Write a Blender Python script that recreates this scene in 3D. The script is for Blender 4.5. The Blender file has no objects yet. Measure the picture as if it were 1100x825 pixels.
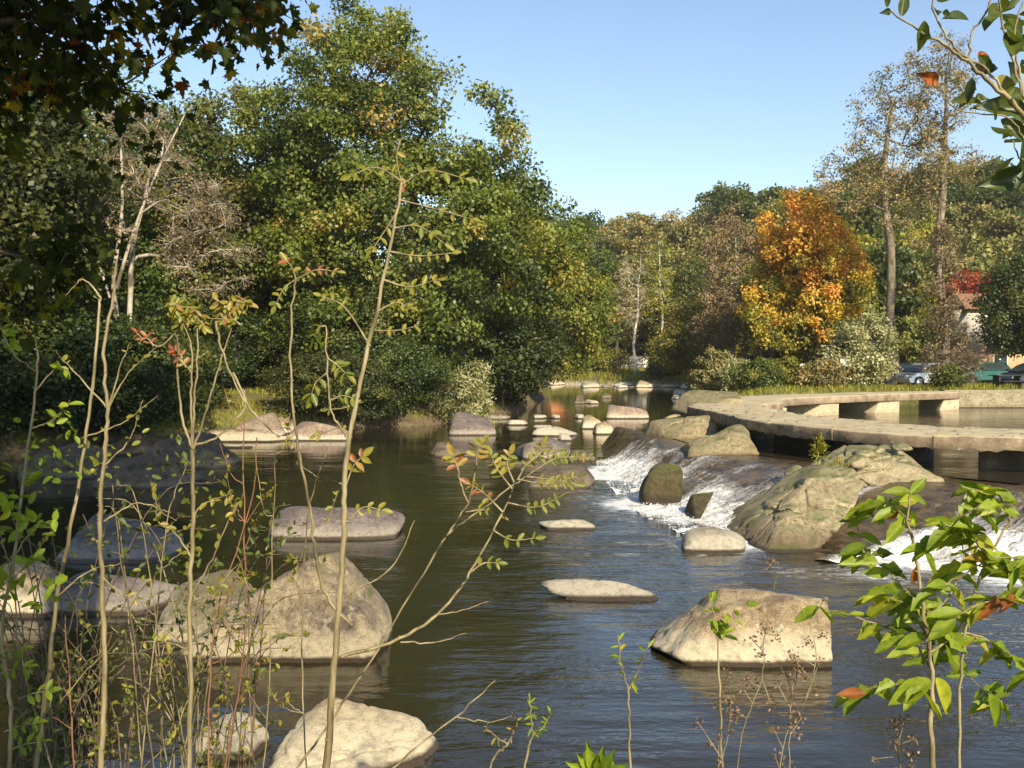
import bpy, bmesh, math, random
import numpy as np
from mathutils import Vector

sc = bpy.context.scene
COL = sc.collection
R = math.radians

# ------------------------------------------------------------------ camera
F = 1050.0; CH = 3.2
PITCH = math.atan(34.5 / F)
cam_d = bpy.data.cameras.new('camera'); cam = bpy.data.objects.new('camera', cam_d)
COL.objects.link(cam); sc.camera = cam
cam.location = (0, 0, CH); cam.rotation_euler = (math.pi / 2 - PITCH, 0, 0)
cam_d.sensor_width = 36; cam_d.lens = F / 1100 * 36
cam_d.clip_start = 0.05; cam_d.clip_end = 3000

# ------------------------------------------------------------------ light
SUN_EL = R(33); SUN_AZ = R(180 - 22)      # azimuth clockwise from +Y: behind the camera, to its right
wd = bpy.data.worlds.new('World'); sc.world = wd; wd.use_nodes = True
nt = wd.node_tree; bg = nt.nodes['Background']
sky = nt.nodes.new('ShaderNodeTexSky'); sky.sky_type = 'NISHITA'; sky.sun_disc = False
sky.sun_elevation = SUN_EL; sky.sun_rotation = SUN_AZ
sky.air_density = 1.0; sky.dust_density = 0.4; sky.ozone_density = 1.0; sky.altitude = 100
nt.links.new(sky.outputs[0], bg.inputs[0]); bg.inputs[1].default_value = 0.118
sd = bpy.data.lights.new('sun', 'SUN'); sun = bpy.data.objects.new('sun', sd); COL.objects.link(sun)
sd.energy = 5.0; sd.angle = R(0.53); sd.color = (1.0, 0.87, 0.64)
S = Vector((math.sin(SUN_AZ) * math.cos(SUN_EL), math.cos(SUN_AZ) * math.cos(SUN_EL), math.sin(SUN_EL)))
sun.rotation_euler = S.to_track_quat('Z', 'Y').to_euler()
sc.view_settings.view_transform = 'Standard'; sc.view_settings.look = 'None'
sc.view_settings.exposure = 0.74; sc.view_settings.gamma = 1.0
sc.view_settings.use_curve_mapping = False
sc.render.engine = 'CYCLES'
sc.cycles.max_bounces = 6; sc.cycles.transmission_bounces = 3; sc.cycles.transparent_max_bounces = 8

# ------------------------------------------------------------------ picture point -> place
cp, sp = math.cos(PITCH), math.sin(PITCH)
def ray(u, v):
    a = (u - 550) / F; b = (412.5 - v) / F
    return np.array([a, cp + b * sp, -sp + b * cp])
def PY(u, v, Y):
    d = ray(u, v); return np.array([0, 0, CH]) + d * (Y / d[1])
def PZ(u, v, z=0.0):
    d = ray(u, v); return np.array([0, 0, CH]) + d * ((z - CH) / d[2])

# ------------------------------------------------------------------ noise
_rs = np.random.RandomState(7); _T = _rs.rand(64, 64, 64)
def vnoise(P):
    P = np.asarray(P, float); i = np.floor(P).astype(int); f = P - i; f = f * f * (3 - 2 * f)
    def g(a, b, c): return _T[(i[..., 0] + a) & 63, (i[..., 1] + b) & 63, (i[..., 2] + c) & 63]
    x, y, z = f[..., 0], f[..., 1], f[..., 2]
    return ((g(0,0,0)*(1-x)+g(1,0,0)*x)*(1-y)+(g(0,1,0)*(1-x)+g(1,1,0)*x)*y)*(1-z) + \
           ((g(0,0,1)*(1-x)+g(1,0,1)*x)*(1-y)+(g(0,1,1)*(1-x)+g(1,1,1)*x)*y)*z
def fbm(P, o=4):
    P = np.asarray(P, float); s = 0; a = 1; t = 0
    for k in range(o):
        s = s + a * (vnoise(P + 17.3 * k) - 0.5); t += a; a *= 0.5; P = P * 2.03
    return s / t * 2
def sstep(a, b, x):
    t = np.clip((x - a) / (b - a), 0, 1); return t * t * (3 - 2 * t)

# ------------------------------------------------------------------ mesh collector
class Acc:
    def __init__(s): s.V = []; s.L = []; s.Z = []; s.A = []; s.n = 0
    def add(s, v, polys, rnd=0.5):
        v = np.asarray(v, float).reshape(-1, 3); polys = np.asarray(polys, int)
        s.V.append(v); s.L.append((polys + s.n).ravel()); m, k = polys.shape
        s.Z.append(np.full(m, k)); s.A.append(np.broadcast_to(np.asarray(rnd, float), (m,)).copy()); s.n += len(v)
    def build(s, name, mat, parent=None, smooth=False, attrs=None):
        me = bpy.data.meshes.new(name)
        V = np.concatenate(s.V); L = np.concatenate(s.L); Z = np.concatenate(s.Z); A = np.concatenate(s.A)
        me.vertices.add(len(V)); me.vertices.foreach_set('co', V.ravel())
        me.loops.add(len(L)); me.loops.foreach_set('vertex_index', L)
        me.polygons.add(len(Z)); st = np.concatenate([[0], np.cumsum(Z)[:-1]])
        me.polygons.foreach_set('loop_start', st.astype(int)); me.polygons.foreach_set('loop_total', Z)
        if smooth: me.polygons.foreach_set('use_smooth', np.ones(len(Z), bool))
        at = me.attributes.new('rnd', 'FLOAT', 'FACE'); at.data.foreach_set('value', A.astype(np.float32))
        if attrs:
            for k, val in attrs.items():
                a = me.attributes.new(k, 'FLOAT', 'POINT'); a.data.foreach_set('value', np.asarray(val, np.float32))
        me.update(calc_edges=True)
        me.materials.append(mat)
        o = bpy.data.objects.new(name, me); COL.objects.link(o)
        if parent: o.parent = parent
        return o

def tag(o, label=None, cat=None, group=None, kind=None):
    if label: o['label'] = label
    if cat: o['category'] = cat
    if group: o['group'] = group
    if kind: o['kind'] = kind
    return o
def empty(name, loc, label=None, cat=None, group=None, rz=0.0):
    o = bpy.data.objects.new(name, None); o.empty_display_size = 0.2; COL.objects.link(o)
    o.location = loc; o.rotation_euler.z = rz
    return tag(o, label, cat, group)
def copy_thing(o, parent=None):
    c = o.copy(); COL.objects.link(c)
    if parent is not None: c.parent = parent
    for ch in list(o.children): copy_thing(ch, c)
    return c

def tube(acc, pts, rad, sides=6, rnd=0.5, cap=True):
    pts = np.asarray(pts, float); n = len(pts); rad = np.broadcast_to(np.asarray(rad, float), (n,))
    T = np.gradient(pts, axis=0); T /= np.linalg.norm(T, axis=1)[:, None] + 1e-9
    ref = np.array([0.31, 0.87, 0.38]); ref = ref / np.linalg.norm(ref)
    if abs(T[0] @ ref) > 0.9: ref = np.array([1.0, 0, 0])
    X = np.cross(T, ref); X /= np.linalg.norm(X, axis=1)[:, None] + 1e-9; Yv = np.cross(T, X)
    a = np.linspace(0, 2 * np.pi, sides, endpoint=False)
    V = pts[:, None] + rad[:, None, None] * (np.cos(a)[None, :, None] * X[:, None] + np.sin(a)[None, :, None] * Yv[:, None])
    i = np.arange(n - 1)[:, None] * sides; j = np.arange(sides)[None]; k = (j + 1) % sides
    Q = np.stack([i + j, i + k, i + sides + k, i + sides + j], -1).reshape(-1, 4)
    acc.add(V.reshape(-1, 3), Q, rnd)
def smooth_path(pts, n=6):
    pts = np.asarray(pts, float)
    if len(pts) < 3:
        t = np.linspace(0, 1, n + 1)[:, None]; return pts[0] * (1 - t) + pts[-1] * t
    P = np.vstack([2 * pts[0] - pts[1], pts, 2 * pts[-1] - pts[-2]]); out = []
    for i in range(1, len(P) - 2):
        for t in np.linspace(0, 1, n, endpoint=False):
            p0, p1, p2, p3 = P[i-1], P[i], P[i+1], P[i+2]
            out.append(0.5 * (2*p1 + (p2-p0)*t + (2*p0-5*p1+4*p2-p3)*t*t + (3*p1-p0-3*p2+p3)*t**3))
    out.append(P[-2]); return np.array(out)
def bar_edges(acc, A, B, ra, rb, sides=5):
    """many separate tapered rods at once"""
    A = np.asarray(A); B = np.asarray(B); n = len(A)
    if n == 0: return
    T = B - A; Ln = np.linalg.norm(T, axis=1)[:, None] + 1e-9; T = T / Ln
    ref = np.tile([0.3, 0.2, 0.93], (n, 1)); bad = np.abs((T * ref).sum(1)) > 0.93; ref[bad] = [1, 0, 0]
    X = np.cross(T, ref); X /= np.linalg.norm(X, axis=1)[:, None]; Yv = np.cross(T, X)
    a = np.linspace(0, 2 * np.pi, sides, endpoint=False); c = np.cos(a)[None, :, None]; s_ = np.sin(a)[None, :, None]
    ring = c * X[:, None] + s_ * Yv[:, None]
    V = np.stack([A[:, None] + np.asarray(ra)[:, None, None] * ring, B[:, None] + np.asarray(rb)[:, None, None] * ring], 1)
    base = np.arange(n)[:, None] * 2 * sides; j = np.arange(sides)[None]; k = (j + 1) % sides
    Q = np.stack([base + j, base + k, base + sides + k, base + sides + j], -1).reshape(-1, 4)
    acc.add(V.reshape(-1, 3), Q)

# leaf outlines: x across, y along, z up
def tmpl(half, fold):
    """half: right-hand outline (w, t) without base and tip -> two half blades"""
    k = len(half)
    V = [(0, 0, 0), (0, 1, -0.10)] + [(w, t, fold * w) for w, t in half] + [(-w, t, fold * w) for w, t in half]
    A = [0] + list(range(2, 2 + k)) + [1]
    B = [0, 1] + list(range(2 + 2 * k - 1, 1 + k, -1))
    return np.array(V, float), np.array([A, B])
T_BROAD = (lambda t: (t[0] * [1, 1, 1] - np.stack([0 * t[0][:, 0], 0 * t[0][:, 0], .28 * t[0][:, 1] ** 2], -1), t[1]))(tmpl([(.08, .06), (.17, .2), (.22, .4), (.19, .6), (.11, .8), (.04, .93)], .18))
T_WAVY = (lambda t: (t[0] * [1, 1, 1] - np.stack([0 * t[0][:, 0], 0 * t[0][:, 0], .45 * t[0][:, 1] ** 2 - .12 * np.sin(t[0][:, 1] * 9) * np.sign(t[0][:, 0])], -1), t[1]))(tmpl([(.06, .07), (.19, .19), (.15, .31), (.24, .45), (.17, .6), (.17, .73), (.05, .9)], .1))
T_CARD = (np.array([(0, 0, 0), (.36, .5, .08), (0, 1, 0), (-.36, .5, -.06)], float), np.array([[0, 1, 2, 3]]))
T_OVAL = tmpl([(.16, .15), (.26, .42), (.20, .72), (.09, .9)], .35)
T_LANCE = tmpl([(.09, .12), (.15, .35), (.13, .62), (.06, .85)], .4)
T_MAPLE = tmpl([(.10, .06), (.42, -.02), (.30, .17), (.58, .38), (.36, .42), (.34, .62), (.17, .55), (.13, .82)], .22)
T_OAK = tmpl([(.12, .2), (.22, .3), (.14, .42), (.30, .56), (.20, .68), (.22, .84)], .3)
def leaves(acc, P, D, N, S, T, rnd):
    V0, Q = T; P = np.asarray(P, float); n = len(P)
    if n == 0: return
    D = np.asarray(D, float); D = D / (np.linalg.norm(D, axis=1)[:, None] + 1e-9)
    X = np.cross(D, N); X /= np.linalg.norm(X, axis=1)[:, None] + 1e-9; Nn = np.cross(X, D)
    S = np.broadcast_to(np.asarray(S, float), (n,))[:, None, None]
    V = P[:, None] + S * (V0[None, :, 0:1] * X[:, None] + V0[None, :, 1:2] * D[:, None] + V0[None, :, 2:3] * Nn[:, None])
    k = len(V0); QQ = (Q[None] + (np.arange(n) * k)[:, None, None]).reshape(-1, Q.shape[1])
    acc.add(V.reshape(-1, 3), QQ, np.repeat(np.broadcast_to(rnd, (n,)), len(Q)))

# ------------------------------------------------------------------ materials
def new_mat(name):
    m = bpy.data.materials.new(name); m.use_nodes = True; nt = m.node_tree; nt.nodes.clear()
    out = nt.nodes.new('ShaderNodeOutputMaterial'); return m, nt, out
def N(nt, t, **kw):
    n = nt.nodes.new(t)
    for k, v in kw.items():
        if k in ('operation', 'blend_type', 'data_type', 'attribute_name', 'feature', 'noise_dimensions', 'distance'):
            setattr(n, k, v)
        else: n.inputs[k].default_value = v
    return n
def ramp(nt, stops, src=None, interp='LINEAR'):
    r = nt.nodes.new('ShaderNodeValToRGB'); e = r.color_ramp.elements; r.color_ramp.interpolation = interp
    while len(e) > 1: e.remove(e[-1])
    e[0].position = stops[0][0]; e[0].color = (*stops[0][1], 1)
    for p, c in stops[1:]:
        x = e.new(p); x.color = (*c, 1)
    if src is not None: nt.links.new(src, r.inputs[0])
    return r
def g(x): return (x, x, x)
def mixc(nt, fac, a, b, mode='MIX'):
    m = nt.nodes.new('ShaderNodeMix'); m.data_type = 'RGBA'; m.blend_type = mode
    for sock, v in ((m.inputs[0], fac), (m.inputs[6], a), (m.inputs[7], b)):
        if hasattr(v, 'is_output'): nt.links.new(v, sock)
        elif isinstance(v, tuple): sock.default_value = (*v, 1)
        else: sock.default_value = v
    return m.outputs[2]
def pos_noise(nt, scale, detail=4, stretch=(1, 1, 1), obj=False, rough=0.6):
    if obj: src = nt.nodes.new('ShaderNodeTexCoord').outputs['Object']
    else: src = nt.nodes.new('ShaderNodeNewGeometry').outputs['Position']
    mp = nt.nodes.new('ShaderNodeMapping'); mp.inputs['Scale'].default_value = stretch
    nt.links.new(src, mp.inputs[0])
    n = N(nt, 'ShaderNodeTexNoise', Scale=scale, Detail=detail, Roughness=rough); nt.links.new(mp.outputs[0], n.inputs['Vector'])
    return n.outputs['Fac']

def leaf_mat(name, stops, trans=0.35, rough=0.5, objvar=0.0, gloss=0.03, near=0):
    m, nt, out = new_mat(name)
    at = N(nt, 'ShaderNodeAttribute', attribute_name='rnd')
    cr = ramp(nt, stops, at.outputs['Fac'])
    col = cr.outputs[0]
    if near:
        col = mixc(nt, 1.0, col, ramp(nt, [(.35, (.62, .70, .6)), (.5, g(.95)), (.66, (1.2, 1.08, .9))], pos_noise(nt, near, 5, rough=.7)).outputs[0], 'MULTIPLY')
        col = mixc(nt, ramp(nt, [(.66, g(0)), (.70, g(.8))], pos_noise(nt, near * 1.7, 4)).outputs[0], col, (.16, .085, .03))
    if objvar:
        oi = nt.nodes.new('ShaderNodeObjectInfo')
        hs = nt.nodes.new('ShaderNodeHueSaturation')
        mr = N(nt, 'ShaderNodeMapRange'); mr.inputs['To Min'].default_value = 0.5 - objvar * .35; mr.inputs['To Max'].default_value = 0.5 + objvar * .12
        nt.links.new(oi.outputs['Random'], mr.inputs[0]); nt.links.new(mr.outputs[0], hs.inputs['Hue'])
        mr2 = N(nt, 'ShaderNodeMapRange'); mr2.inputs['To Min'].default_value = 1 - objvar * 2; mr2.inputs['To Max'].default_value = 1 + objvar * 2
        mm = N(nt, 'ShaderNodeMath', operation='FRACT'); m3 = N(nt, 'ShaderNodeMath', operation='MULTIPLY'); m3.inputs[1].default_value = 7.31
        nt.links.new(oi.outputs['Random'], m3.inputs[0]); nt.links.new(m3.outputs[0], mm.inputs[0]); nt.links.new(mm.outputs[0], mr2.inputs[0])
        nt.links.new(mr2.outputs[0], hs.inputs['Value']); nt.links.new(col, hs.inputs['Color']); col = hs.outputs[0]
    d = N(nt, 'ShaderNodeBsdfDiffuse'); t = N(nt, 'ShaderNodeBsdfTranslucent'); gl = N(nt, 'ShaderNodeBsdfGlossy', Roughness=rough)
    nt.links.new(col, d.inputs[0])
    tc = mixc(nt, 1.0, col, (1.25, 1.2, .55), 'MULTIPLY'); nt.links.new(tc, t.inputs[0])
    m1 = N(nt, 'ShaderNodeMixShader', Fac=trans); nt.links.new(d.outputs[0], m1.inputs[1]); nt.links.new(t.outputs[0], m1.inputs[2])
    m2 = N(nt, 'ShaderNodeMixShader', Fac=gloss); nt.links.new(m1.outputs[0], m2.inputs[1]); nt.links.new(gl.outputs[0], m2.inputs[2])
    nt.links.new(m2.outputs[0], out.inputs[0]); return m
def surf_mat(name, stops, scale=3, rough=0.85, bump=0.3, bscale=None, detail=6, stretch=(1, 1, 1), obj=False, dist=0.02):
    m, nt, out = new_mat(name); b = N(nt, 'ShaderNodeBsdfPrincipled', Roughness=rough)
    n = pos_noise(nt, scale, detail, stretch, obj); cr = ramp(nt, stops, n); nt.links.new(cr.outputs[0], b.inputs['Base Color'])
    if bump:
        n2 = pos_noise(nt, bscale or scale * 3, 6, stretch, obj, .7); bm = N(nt, 'ShaderNodeBump', Strength=bump, Distance=dist)
        nt.links.new(n2, bm.inputs['Height']); nt.links.new(bm.outputs[0], b.inputs['Normal'])
    nt.links.new(b.outputs[0], out.inputs[0]); return m
def plain(name, c, rough=0.5, metal=0.0, bump=0.0):
    m, nt, out = new_mat(name); b = N(nt, 'ShaderNodeBsdfPrincipled', Roughness=rough, Metallic=metal)
    n = pos_noise(nt, 4, 4, obj=True); cr = ramp(nt, [(0.3, tuple(x * .85 for x in c)), (0.7, tuple(min(1, x * 1.1) for x in c))], n)
    nt.links.new(cr.outputs[0], b.inputs['Base Color']); nt.links.new(b.outputs[0], out.inputs[0]); return m

# rock: weathered top, pale flood-washed band, dark wet foot (marks left by the water on the stone)
def rock_mat(name, top, mid, band, bandh=0.22, wl=0.0, moss=0.0, contrast=1.0, pits=.5):
    m, nt, out = new_mat(name); b = N(nt, 'ShaderNodeBsdfPrincipled', Roughness=0.85)
    n1 = pos_noise(nt, 2.6, 8, rough=.65); n2 = pos_noise(nt, 11, 8, rough=.75); n3 = pos_noise(nt, 75, 4, rough=.7)
    c1 = ramp(nt, [(.36, top), (.6, mid)], n1).outputs[0]
    c2 = mixc(nt, 1.0, c1, ramp(nt, [(.32, g(.35)), (.48, g(.92)), (.68, g(1.35))], n2).outputs[0], 'MULTIPLY')
    c2 = mixc(nt, 1.0, c2, ramp(nt, [(.36, g(.45)), (.52, g(1.08))], n3).outputs[0], 'MULTIPLY')
    nl = pos_noise(nt, 9, 5, rough=.65)
    c2 = mixc(nt, ramp(nt, [(.60, g(0)), (.66, g(.65))], nl).outputs[0], c2, tuple(min(.6, x * 1.15) for x in band))
    geo = nt.nodes.new('ShaderNodeNewGeometry'); sp_ = nt.nodes.new('ShaderNodeSeparateXYZ'); nt.links.new(geo.outputs['Position'], sp_.inputs[0])
    z = N(nt, 'ShaderNodeMath', operation='ADD'); nt.links.new(sp_.outputs[2], z.inputs[0]); z.inputs[1].default_value = -wl
    zz = N(nt, 'ShaderNodeMath', operation='MULTIPLY_ADD'); nt.links.new(n1, zz.inputs[0]); zz.inputs[1].default_value = -.22; nt.links.new(z.outputs[0], zz.inputs[2])
    zf = N(nt, 'ShaderNodeMath', operation='DIVIDE'); nt.links.new(zz.outputs[0], zf.inputs[0]); zf.inputs[1].default_value = 1.0
    bandf = ramp(nt, [(0.0, g(1)), (max(.02, bandh - .12), g(.9)), (bandh + .03, g(0))], zf.outputs[0]).outputs[0]
    bandc = mixc(nt, 1.0, band, ramp(nt, [(.34, g(.55)), (.52, g(1.05))], n2).outputs[0], 'MULTIPLY')
    c3 = mixc(nt, bandf, c2, bandc)
    if moss:
        sep = nt.nodes.new('ShaderNodeSeparateXYZ'); nt.links.new(geo.outputs['Normal'], sep.inputs[0])
        mz = N(nt, 'ShaderNodeMath', operation='MULTIPLY'); nt.links.new(sep.outputs[2], mz.inputs[0]); nt.links.new(n1, mz.inputs[1])
        mq = N(nt, 'ShaderNodeMath', operation='MULTIPLY_ADD'); nt.links.new(n2, mq.inputs[0]); mq.inputs[1].default_value = .45; nt.links.new(mz.outputs[0], mq.inputs[2])
        mf = ramp(nt, [(.66 - moss * .25, g(0)), (.80 - moss * .2, g(.9))], mq.outputs[0]).outputs[0]
        c3 = mixc(nt, mf, c3, ramp(nt, [(.35, (.06, .07, .012)), (.65, (.20, .21, .045))], n3).outputs[0])
    wz = N(nt, 'ShaderNodeMath', operation='MULTIPLY_ADD'); nt.links.new(n2, wz.inputs[0]); wz.inputs[1].default_value = .03; nt.links.new(z.outputs[0], wz.inputs[2])
    wet = ramp(nt, [(.055, g(1)), (.085, g(0))], wz.outputs[0]).outputs[0]
    c4 = mixc(nt, wet, c3, (.07, .05, .028))
    nt.links.new(c4, b.inputs['Base Color'])
    rr = ramp(nt, [(0, g(.85)), (1, g(.25))], wet).outputs[0]; nt.links.new(rr, b.inputs['Roughness'])
    vo = N(nt, 'ShaderNodeTexVoronoi', Scale=30.0); vo.feature = 'F1'; nt.links.new(geo.outputs['Position'], vo.inputs['Vector'])
    hs = N(nt, 'ShaderNodeMath', operation='ADD'); nt.links.new(n2, hs.inputs[0]); nt.links.new(n3, hs.inputs[1])
    bm = N(nt, 'ShaderNodeBump', Strength=min(1, pits * 1.5), Distance=.045); nt.links.new(hs.outputs[0], bm.inputs['Height'])
    nt.links.new(bm.outputs[0], b.inputs['Normal']); nt.links.new(b.outputs[0], out.inputs[0]); return m

M = {}
M['rock'] = rock_mat('granite', (.25, .17, .10), (.45, .35, .205), (.60, .52, .36))
M['rock_moss'] = rock_mat('granite_mossy', (.20, .155, .12), (.50, .40, .245), (.56, .47, .31), bandh=.20, moss=.28, pits=.9)
M['rock_pale'] = rock_mat('granite_pale', (.30, .25, .17), (.42, .36, .25), (.54, .48, .36), pits=.6)
M['rock_dark'] = rock_mat('granite_dark', (.075, .055, .036), (.17, .13, .08), (.20, .16, .10), bandh=.08)  # dark stone; on the shaded boulders it also paints in their shade
M['rock_purple'] = rock_mat('granite_brown_shaded', (.13, .10, .09), (.21, .17, .145), (.34, .29, .23), bandh=.12)  # purplish granite with the boulders' shade put into its colour
M['rock_pink'] = rock_mat('granite_pink', (.24, .17, .13), (.36, .27, .19), (.52, .45, .34), bandh=.10)
M['rock_up'] = rock_mat('granite_yellow', (.30, .24, .13), (.46, .38, .22), (.30, .22, .11), bandh=.02, wl=.6, moss=.12, pits=.7)
M['masonry'] = rock_mat('mortared_granite', (.40, .32, .18), (.62, .53, .33), (.24, .17, .10), bandh=.20, moss=.28, pits=.9)
M['mossy_wet'] = rock_mat('wet_mossy_stone', (.06, .05, .018), (.13, .10, .035), (.05, .035, .02), bandh=.15, moss=.2, pits=.9)
M['bark'] = surf_mat('bark', [(.3, (.05, .038, .026)), (.7, (.16, .125, .085))], 6, bump=.8, stretch=(1, 1, .25), obj=True)
M['bark_pale'] = surf_mat('bark_pale', [(.38, (.10, .08, .06)), (.5, (.34, .30, .23)), (.7, (.52, .47, .38))], 2.5, bump=.4, stretch=(1, 1, .6), obj=True)
M['bark_mid'] = surf_mat('bark_mid', [(.35, (.08, .06, .04)), (.55, (.22, .18, .12)), (.7, (.34, .29, .21))], 3, bump=.6, stretch=(1, 1, .4), obj=True)
M['birch'] = surf_mat('birch_bark', [(.36, (.16, .13, .10)), (.46, (.55, .51, .42)), (.7, (.72, .68, .58))], 2.0, bump=.2, stretch=(1, 1, 1.5), obj=True)
M['twig'] = surf_mat('sapling_bark', [(.35, (.085, .065, .03)), (.5, (.20, .16, .075)), (.68, (.36, .30, .17))], 30, bump=.3, stretch=(1, 1, .15), rough=.6)
M['twig_dark'] = surf_mat('dark_twig_bark', [(.3, (.06, .042, .028)), (.7, (.17, .12, .07))], 30, bump=.3, stretch=(1, 1, .15), rough=.7)
M['twig_red'] = surf_mat('red_twig_bark', [(.3, (.14, .06, .03)), (.7, (.26, .13, .06))], 30, bump=.2, stretch=(1, 1, .15), rough=.6)
M['dry'] = leaf_mat('dry_weed', [(0, (.12, .07, .045)), (1, (.30, .20, .13))], .25)
G1, G2, G3, G4 = (.035, .055, .010), (.085, .115, .018), (.13, .16, .025), (.2, .2, .04)
M['oak'] = leaf_mat('oak_leaf', [(0, G1), (.35, (.095, .135, .02)), (.75, (.20, .24, .035)), (.93, (.30, .27, .045)), (1, (.38, .27, .06))], .38)
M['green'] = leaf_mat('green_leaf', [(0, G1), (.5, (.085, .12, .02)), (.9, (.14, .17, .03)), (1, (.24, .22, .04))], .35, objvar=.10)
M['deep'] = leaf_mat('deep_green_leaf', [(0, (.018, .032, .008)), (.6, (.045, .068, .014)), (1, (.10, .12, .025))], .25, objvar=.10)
M['hill'] = leaf_mat('woodland_leaf', [(0, (.11, .13, .032)), (.5, (.21, .215, .055)), (1, (.33, .30, .085))], .25, objvar=.14)
M['hillbrown'] = leaf_mat('bare_twig_haze', [(0, (.14, .125, .045)), (.5, (.26, .23, .08)), (1, (.37, .32, .12))], .2, objvar=.12)
M['yellowgreen'] = leaf_mat('yellow_green_leaf', [(0, (.10, .12, .015)), (.5, (.24, .25, .03)), (1, (.42, .36, .04))], .35, objvar=.06)
M['orange'] = leaf_mat('orange_leaf', [(0, (.09, .11, .015)), (.25, (.24, .23, .025)), (.45, (.54, .40, .04)), (.78, (.66, .35, .05)), (1, (.58, .24, .045))], .35)
M['red'] = leaf_mat('red_leaf', [(0, (.18, .03, .015)), (1, (.48, .08, .04))], .3)
M['maple'] = leaf_mat('maple_leaf', [(0, (.020, .030, .006)), (.55, (.05, .068, .010)), (.72, (.17, .19, .015)), (.86, (.44, .38, .03)), (.96, (.36, .13, .02)), (1, (.20, .06, .015))], .42, gloss=.01, near=9)  # yellow stops: turning leaves and painted-in backlit ones
M['alder'] = leaf_mat('sparse_leaf', [(0, (.10, .08, .03)), (.45, (.26, .23, .07)), (.8, (.36, .25, .12)), (1, (.45, .34, .12))], .3)
M['browntwig'] = leaf_mat('dead_leaf', [(0, (.13, .095, .04)), (.6, (.23, .17, .075)), (1, (.32, .24, .11))], .2)
M['willow'] = leaf_mat('willow_leaf', [(0, (.15, .16, .05)), (.4, (.30, .30, .12)), (1, (.60, .57, .34))], .3)
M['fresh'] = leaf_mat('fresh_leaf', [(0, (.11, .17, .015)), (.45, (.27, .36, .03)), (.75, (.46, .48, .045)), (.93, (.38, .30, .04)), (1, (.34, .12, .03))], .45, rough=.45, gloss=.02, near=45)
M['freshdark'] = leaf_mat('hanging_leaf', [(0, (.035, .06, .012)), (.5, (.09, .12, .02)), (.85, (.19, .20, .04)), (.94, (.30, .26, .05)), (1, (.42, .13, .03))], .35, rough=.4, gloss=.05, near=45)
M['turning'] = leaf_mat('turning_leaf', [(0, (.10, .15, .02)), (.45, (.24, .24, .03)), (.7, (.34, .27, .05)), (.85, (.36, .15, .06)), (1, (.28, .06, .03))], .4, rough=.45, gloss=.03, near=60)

# ------------------------------------------------------------------ terrain and water
def sd_poly(x, y, poly):
    poly = np.array(poly, float); d = np.full(x.shape, 1e9); ins = np.zeros(x.shape, bool)
    for i in range(len(poly)):
        a = poly[i]; b = poly[(i + 1) % len(poly)]; e = b - a; px = x - a[0]; py = y - a[1]
        t = np.clip((px * e[0] + py * e[1]) / (e @ e), 0, 1)
        d = np.minimum(d, np.hypot(px - t * e[0], py - t * e[1]))
        c = ((a[1] > y) != (b[1] > y)) & (x < (b[0] - a[0]) * (y - a[1]) / (b[1] - a[1] + 1e-12) + a[0]); ins ^= c
    return np.where(ins, -d, d)
RIVER = [(-90, 5), (-12, 4.4), (0, 4.5), (8, 4.5), (40, 4.8), (60, 9), (40, 11), (20, 13.5), (9.0, 16.2), (7, 18), (5, 21.5), (4.4, 26), (5.4, 31), (6.8, 36),
         (9.2, 44), (11, 52), (13, 62), (16, 72), (17, 84), (15.5, 92), (5.5, 95), (-12, 104), (-30, 104), (-12, 92), (0, 78), (2.8, 70), (.8, 52), (-1.2, 46),
         (-3.6, 42), (-6, 40.8), (-9.8, 37.2), (-11.5, 33), (-14.4, 29), (-25, 27), (-90, 25)]
POND = [(5.9, 30), (5.4, 25), (6.6, 22), (8.6, 19.4), (9.6, 17.8), (20, 14.8), (90, 14), (90, 43.75), (19.2, 43.75), (18, 46), (10, 42), (7, 36)]
UW = 0.70
def hillf(x, y):
    y0 = 104 - 26 * sstep(12, 34, x); q = x / np.maximum(y, 30); rise = 14.8 + 5.0 * sstep(.26, .38, q) - 3 * sstep(-30, -80, x)
    return rise * sstep(0, 78, y - y0) + 6 * sstep(0, 300, y - y0 - 60)
def height(x, y):
    dr = sd_poly(x, y, RIVER); dp = sd_poly(x, y, POND)
    nz = fbm(np.stack([x * .25, y * .25, 0 * x], -1), 4)
    base = 1.05 + .35 * sstep(0, 14, dr) + nz * .18
    base = np.where((x > 8) & (y > 30), 1.42 - .33 * sstep(44, 60, y) + nz * .06, base)
    base = np.where(y < 8, 1.7 + nz * .2, base)
    base = np.where((y > 86) & (x > 0) & (x < 20), .55 + .6 * sstep(93, 102, y) + nz * .2, base)
    h = -.4 + (base + .4) * (1 - np.exp(-np.maximum(dr, 0) / np.where(y < 8, 1.7, .7)))
    h = np.where(dr < 0, np.maximum(-1.2, -.4 + dr * .5), h)
    hp = np.where(dp < 0, -.1, np.minimum(h, .3 + (base - .3) * (1 - np.exp(-np.maximum(dp, 0) / .5))))
    h = np.where(dp < 2.5, hp, h)
    weir = (dr < 7) & (dp < 7) & (y < 33) & (x > 2) & (y > 11)
    h = np.where(weir, np.minimum(h, -.25), h)
    return h + hillf(x, y) * (dr > 0)
def axis(lo, hi, c, fine, n):
    t = np.linspace(-1, 1, n); w = np.sinh(t * 4.2) / np.sinh(4.2)
    return np.where(w < 0, c + w * (c - lo), c + w * (hi - c))
def grid_obj(name, X, Y, Z, mat, attrs=None):
    ny, nx = X.shape; V = np.stack([X, Y, Z], -1).reshape(-1, 3)
    i = (np.arange(ny - 1)[:, None] * nx + np.arange(nx - 1)[None]).ravel()
    a = Acc(); a.add(V, np.stack([i, i + 1, i + nx + 1, i + nx], -1)); return a.build(name, mat, smooth=True, attrs=attrs)
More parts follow.
